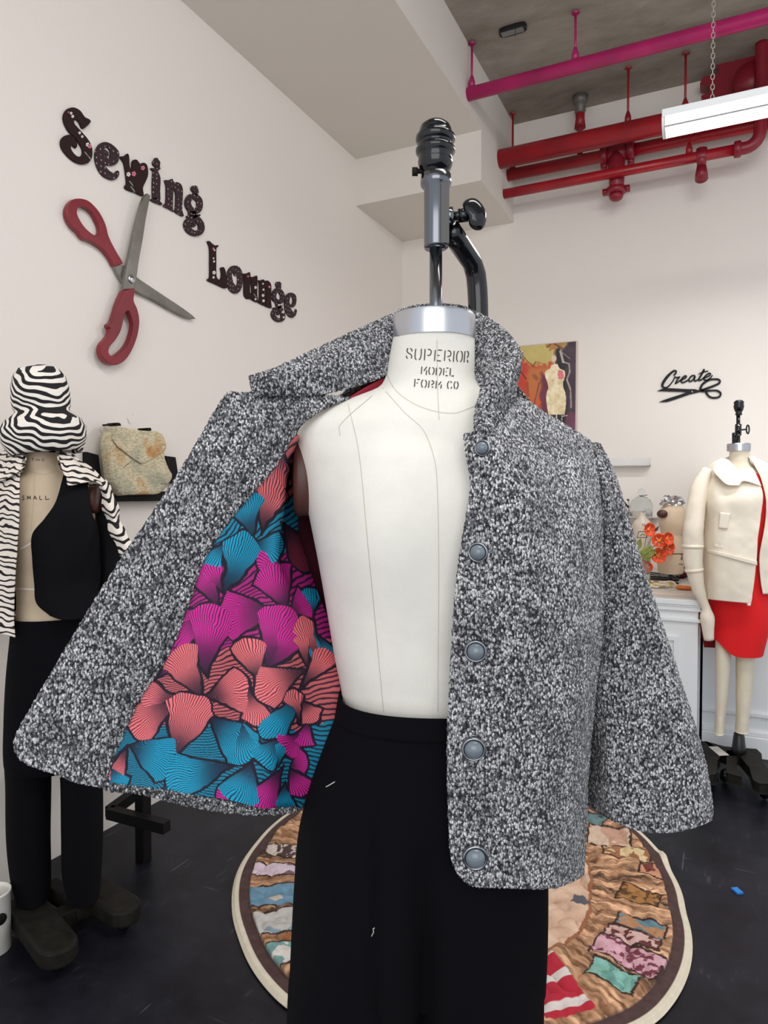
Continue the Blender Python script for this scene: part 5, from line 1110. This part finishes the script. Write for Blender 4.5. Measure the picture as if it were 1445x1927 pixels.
MB().tube([(pc[0] + .013 * math.cos(t), pc[1] + .013 * math.sin(t), pc[2] + .127) for t in np.linspace(0, 2 * math.pi, 17)] + [(pc[0] + .035, pc[1] - .01, pc[2] + .132)], .002, 6).build('dark_ribbon', m_darkstuff, CL)
wp = W(1172, 945, 'y', YB - .10); ws = boxo('striped_box', tuple(np.array(wp) - [.05, .03, .06]), tuple(np.array(wp) + [.035, .03, .045]), zebra('brown_stripe_paper', 12, (.3, .6, .2), (226, 214, 204), .4, .35), None, .004, loc=tuple(wp)); tag(ws, 'small striped box on the shelf edge beside the grey sleeve', 'box')
ws.location.z = float(sp_[2]) + .06
# acrylic ledge
al0 = W(1090, 869, 'y', YB - .05); al1 = W(1223, 869, 'y', YB - .05)
AL = thing('acrylic_ledge', 'narrow clear acrylic ledge on the back wall right of the jacket', 'shelf', (float(al0[0] + al1[0]) / 2, YB - .03, float(al0[2])))
boxo('ledge_tray', (al0[0], YB - .07, al1[2] - .025), (al1[0], YB - .001, al1[2] - .020), m_acryl, AL, .001)
boxo('ledge_lip', (al0[0], YB - .072, al1[2] - .025), (al1[0], YB - .069, al1[2] + .024), m_acryl, AL, .001)
boxo('ledge_end', (al1[0] - .003, YB - .07, al1[2] - .025), (al1[0], YB - .001, al1[2] + .024), m_acryl, AL, .0005)
# odds and ends on the counter
tr = onc(1245, 1090); TRY = thing('sewing_tray', 'black tray of small metal sewing tools behind the yellow tape', 'tray', tuple(tr))
boxo('tray_base', (tr[0] - .14, tr[1] - .06, tr[2]), (tr[0] + .09, tr[1] + .12, tr[2] + .012), m_darkstuff, TRY, .003)
for k in range(6): MB().tube([(tr[0] - .13 + .01 * k, tr[1] - .05 + .022 * k, tr[2] + .018 + .003 * k), (tr[0] + .05 + .008 * k, tr[1] - .045 + .02 * k, tr[2] + .018)], .003, 8).build('metal_tool', m_chrome if k % 2 else m_iron, TRY)
blob('pin_head', (tr[0] - .01, tr[1] - .01, tr[2] + .045), .01, m_wht, TRY, 2)
wc = onc(1282, 1088); w1 = blob('folded_cloth', (wc[0], wc[1], wc[2] + .035), (.06, .045, .035), m_wine, None, 3, 2, .15, loc=tuple(wc)); tag(w1, 'folded wine red cloth beside the half-scale form stand', 'cloth')
tp = onc(1247, 1106); TP = thing('measuring_tape', 'tangle of pale yellow tape and ribbon near the counter edge', 'tape', tuple(tp)); rs = np.random.RandomState(11)
for k in range(7):
    c0 = np.array(tp) + [rs.uniform(-.035, .035), rs.uniform(-.03, .03), .006]
    pts = [c0 + [(.035 + .01 * rs.rand()) * math.cos(t + k), .02 * math.sin(t + k), .004 * k * abs(math.sin(t)) + .003] for t in np.linspace(0, 4.5 + rs.rand(), 14)]
    MB().tube(pts, .0045, 6).build('tape_loop', m_yel if k % 3 else m_ceram, TP)
for k, (x, y, l, lb) in enumerate([(1281, 1110, .03, 'small brown orange wooden piece nearer the yellow tape'), (1292, 1111, .045, 'longer orange wooden piece nearest the cream sleeve')]):
    c0 = onc(x, y); o = blob('wooden_handle', (c0[0], c0[1], c0[2] + .012), (l * .8, .014, .012), m_orange, None, 3, k, .08, loc=tuple(c0)); tag(o, lb, 'wooden tool', 'orange wooden pieces on the counter')
c0 = onc(1229, 1116); o = boxo('paper_strip', (c0[0] - .02, c0[1] - .01, c0[2]), (c0[0] + .14, c0[1] + .03, c0[2] + .002), m_ceram, None, loc=tuple(c0)); tag(o, 'flat pale paper strips on the counter under the yellow tape', 'paper')

# ------------------------------------------------------------------ right mannequin
V2 = 3.2; r0 = P(1390, 1410, V2)
RF = thing('dress_form', 'full-length cream dress form with legs at the right edge of the photo', 'dress form', (r0[0], r0[1], 0))
rows = [(848, 1371, 1410, .046, .048), (860, 1370, 1409, .046, .05), (874, 1366, 1412, .05, .055), (884, 1352, 1424, .06, .065), (896, 1332, 1444, .075, .08), (915, 1326, 1450, .09, .09), (960, 1326, 1450, .11, .095), (1010, 1334, 1444, .095, .085), (1060, 1340, 1440, .09, .085), (1120, 1334, 1444, .11, .11), (1180, 1340, 1436, .10, .10), (1200, 1350, 1428, .08, .08)]
ring_obj('torso', ring_surface(rows, V2, 80, 100), m_linen2, RF)
cpx = P(1390, 840, V2)
sharp(MB().lathe([(.050, zat(849, V2)), (.050, zat(836, V2)), (.048, zat(835, V2)), (.01, zat(834.5, V2))], (cpx[0], cpx[1], 0), 40).build('neck_cap', m_alu, RF))
for (l, r, yb) in ((1348, 1380, 1379), (1387, 1426, 1376)):
    ring_obj('leg', ring_surface([(1185, l + 2, r, .05, .05), (1230, l + 1, r, .05, .05), (1290, l + 2, r - 4, .048, .048), (1345, l + 3, r - 9, .045, .045), (1351, l + 3, r - 10, .047, .047), (yb, l + 1, r - 11, .045, .045)], V2 - .02, 50, 60), m_linen2, RF)
MB().tube([P(1389, 838, V2), P(1389, 778, V2)], .0085, 16).build('pole', m_gloss, RF)
MB().lathe([(w / 2 / F * V2, zat(y, V2)) for w, y in [(8, 782), (13, 780), (10, 777), (15, 772), (18, 766), (18, 763), (16, 761), (18, 759), (17, 756), (12, 753.5), (2, 752.5)]], (P(1390, 770, V2)[0], P(1390, 770, V2)[1], 0), 28).build('finial', m_gloss, RF)
cl = P(1389, 809, V2); MB().lathe([(.014, -.026), (.014, .026)], cl, 6).build('clamp_sleeve', m_gloss, RF)
MB().tube([P(1392, 809, V2), P(1404, 808, V2)], .004, 10).build('wing_screw', m_gloss, RF)
a = np.linspace(0, 2 * math.pi, 29); MB().tube([P(1407 + 2.6 * math.cos(t), 808 + 8 * math.sin(t), V2) for t in a], .0035, 10, caps=False).build('wing_knob', m_gloss, RF)
MB().tube([P(1382, 815, V2 + .03), P(1382, 835, V2 + .05), P(1382, 900, V2 + .1)], .011, 14).build('support_pipe', m_gloss, RF)
MB().tube([(r0[0], r0[1], .09), P(1392, 1380, V2), P(1392, 1190, V2)], .0105, 14).build('stand_pole', m_darkstuff, RF)
mb = MB(); 
for k in range(34): z = .2 + .012 * k; mb.lathe([(.0105, 0), (.0145, .004), (.0105, .008)], (r0[0], r0[1], z), 12)
mb.build('threaded_rod', m_darkstuff, RF)
MB().lathe([(.034, .10), (.030, .13), (.022, .20), (.014, .21)], (r0[0], r0[1], 0), 6).build('pole_socket', m_darkstuff, RF)
f_ = CT(1280, 1360, .18686); mb = MB()
for poly in ([(150,190),(260,190),(340,238),(400,330),(365,380),(360,500),(340,520),(250,522),(170,400)], [(260,190),(440,240),(640,258),(620,330),(480,330),(340,280)], [(600,255),(760,265),(808,310),(815,380),(850,440),(900,500),(960,600),(883,612),(800,610),(742,575),(705,450),(600,330)], [(480,280),(560,285),(560,470),(618,520),(622,545),(470,502)]):
    q = [W(x, y, 'z', .11) for x, y in f_(poly)]; k = len(q); V = [(p[0], p[1], .11) for p in q] + [(p[0], p[1], .065) for p in q]
    mb.add(V, [tuple(range(k)), tuple(range(k, 2 * k))[::-1]] + [(i, (i + 1) % k, k + (i + 1) % k, k + i) for i in range(k)])
bev(mb.build('stand_base', m_iron, RF, smooth=False), .004)
for x, y in f_([(450, 575), (330, 590), (850, 740)]): q = W(x, y, 'z', .02); blob('caster', (q[0], q[1] + .02, .033), (.024, .024, .033), m_gloss, RF, 2)
lb = [W(x, y, 'z', .1115) for x, y in f_([(285,240),(375,238),(492,325),(392,330)])]; mb = MB(); mb.add([tuple(p) for p in lb] + [(p[0], p[1], .1102) for p in lb], [(0,1,2,3),(7,6,5,4),(0,1,5,4),(1,2,6,5),(2,3,7,6),(3,0,4,7)]); mb.build('paper_label', mat('paper_label', (228, 220, 212), .7), RF, smooth=False)
# red dress
DR = thing('red_dress', 'bright red knit dress with curved hem under the cream jacket', 'dress', (r0[0], r0[1], P(1390, 1220, V2)[2]))
def hem(u, v, z, th):
    k = np.clip((zat(1130, V2) - z) / .22, 0, 1) ** 2; uc = (u - (1368 - 722.5) / F * V2)
    return u, v, z + k * .10 * np.clip(-uc / .09, 0, 1) ** 1.6
ring_obj('skirt', ring_surface([(892, 1334, 1444, .078, .085), (930, 1326, 1452, .102, .1), (1010, 1334, 1446, .10, .095), (1060, 1340, 1442, .098, .10), (1120, 1334, 1450, .122, .12), (1170, 1334, 1452, .128, .12), (1226, 1337, 1441, .125, .12)], V2, 100, 100, 2.8, extra=hem), m_redcloth, DR, caps=False)
cloth('back_flap', [[(1314,1135,3.3),(1316,1170,3.3),(1325,1218,3.3)], [(1332,1130,3.3),(1336,1170,3.3),(1346,1219,3.3)]], 10, 20, m_redin, DR, .003)
# cream jacket
CJ = thing('cream_jacket', 'cream wool jacket with waist band and tab pocket over the red dress', 'jacket', (r0[0], r0[1], P(1390, 1130, V2)[2]))
cf = lambda g: .005 * fbm(g * 11, 3, 3)
cloth('front_panel', [[(1333,877,3.2),(1324,925,3.13),(1327,980,3.12),(1325,1033,3.12),(1327,1126,3.13)], [(1347,868,3.17),(1344,930,3.05),(1345,980,3.03),(1345,1040,3.02),(1345,1129,3.03)],
 [(1362,863,3.18),(1368,930,3.02),(1372,980,3.0),(1372,1044,2.99),(1372,1132,3.0)], [(1372,868,3.13),(1396,930,3.0),(1402,980,2.99),(1400,1050,2.98),(1394,1134,2.985)], [(1395,895,3.09),(1432,918,3.02),(1431,975,3.0),(1426,1010,2.99),(1423,1056,2.985),(1413,1136,2.985)]], 70, 120, m_cream, CJ, .004, fold=cf)
cloth('collar', [[(1358,863,3.19),(1345,874,3.12),(1342,885,3.08),(1352,898,3.04),(1368,912,3.01),(1390,914,3.0)], [(1371,866,3.13),(1366,880,3.1),(1372,890,3.07),(1382,898,3.04),(1392,903,3.02),(1400,905,3.01)], [(1374,872,3.12),(1382,882,3.10),(1396,886,3.09),(1410,880,3.1),(1418,885,3.09),(1432,915,3.02)]], 40, 60, m_cream, CJ, .004)
cloth('front_panel', [[(1408,860,3.16),(1420,876,3.12),(1434,905,3.08),(1441,945,3.07),(1440,985,3.07),(1430,1040,3.06),(1431,1090,3.06),(1435,1118,3.06)], [(1414,858,3.2),(1440,876,3.16),(1462,905,3.12),(1470,960,3.1),(1462,1050,3.09),(1460,1118,3.09)], [(1416,858,3.26),(1455,880,3.26),(1488,920,3.26),(1496,1000,3.24),(1490,1120,3.24)]], 50, 80, m_cream, CJ, .004, fold=cf)
cloth('jacket_back', [[(1333,877,3.22),(1320,960,3.3),(1326,1126,3.3)], [(1380,858,3.28),(1380,960,3.33),(1380,1126,3.34)], [(1450,880,3.27),(1470,960,3.32),(1470,1120,3.3)]], 30, 30, m_cream, CJ, .004)
pth = [(1330,884,9),(1318,915,15),(1309,955,17),(1305,1000,18),(1304,1045,17),(1307,1080,15),(1314,1110,11),(1322,1132,8.5),(1329,1147,8),(1330,1158,12),(1331,1168,13),(1332,1185,11),(1334,1204,9)]
q = cr(pth, 60); pts = [P(a, b, 3.13 - .03 * min(1, i / 20.)) for i, (a, b, r) in enumerate(q)]; mb = MB().tube(pts, [r / F * 3.12 for _, _, r in q], 40); v = np.array(mb.v); v += (.006 * fbm(v * 14, 3, 7))[:, None]
slv = mesh_obj('sleeve', v, mb.f, m_cream, CJ)
for yy, rr in ((1033, 17.8), (1077, 15.6)): i = int(np.argmin(np.abs(q[:, 1] - yy))); MB().tube([pts[i - 1], pts[i]], [rr / F * 3.12 + .0028] * 2, 32).build('sleeve_band', m_cream, CJ)
bpy.context.view_layer.update()
fp = [o for o in CJ.children if o.name.startswith('front_panel')][0]
r_ = CT(1280, 820, .21797)
cloth('waist_band', [[(1326,1033,3.114),(1345,1037,3.012),(1372,1043,2.982),(1400,1050,2.972),(1424,1056,2.977)], [(1326,1039,3.114),(1345,1043,3.012),(1372,1050,2.982),(1400,1058,2.972),(1424,1064,2.977)]], 6, 60, m_cream, CJ, .005)
cloth('pocket_tab', [[(1355,964,3.0),(1352,994,2.998)], [(1374,966,2.99),(1369,996,2.988)]], 8, 10, m_cream, CJ, .006)
cloth('pocket_tab', [[(1345,1024,3.015),(1344,1029,3.015)], [(1361,1027,2.995),(1360,1033,2.995)]], 8, 6, m_cream, CJ, .007)
blob('loose_button', P(1409, 1138, 2.985), (.008, .008, .006), m_wht, CJ, 2)

# small things on the floor
bb = W(1387, 1678, 'z', 0); R_ = Matrix.Rotation(.6, 3, 'Z')
o = MB().box((-.011, -.016, 0), (.011, .016, .006), R_, (0, 0, 0)); o = mesh_obj('plastic_bit', np.array(o.v) + np.array(bb), o.f, m_blue, None, smooth=False, loc=tuple(bb)); tag(o, 'tiny bright blue plastic bit on the floor right of the rug', 'scrap')
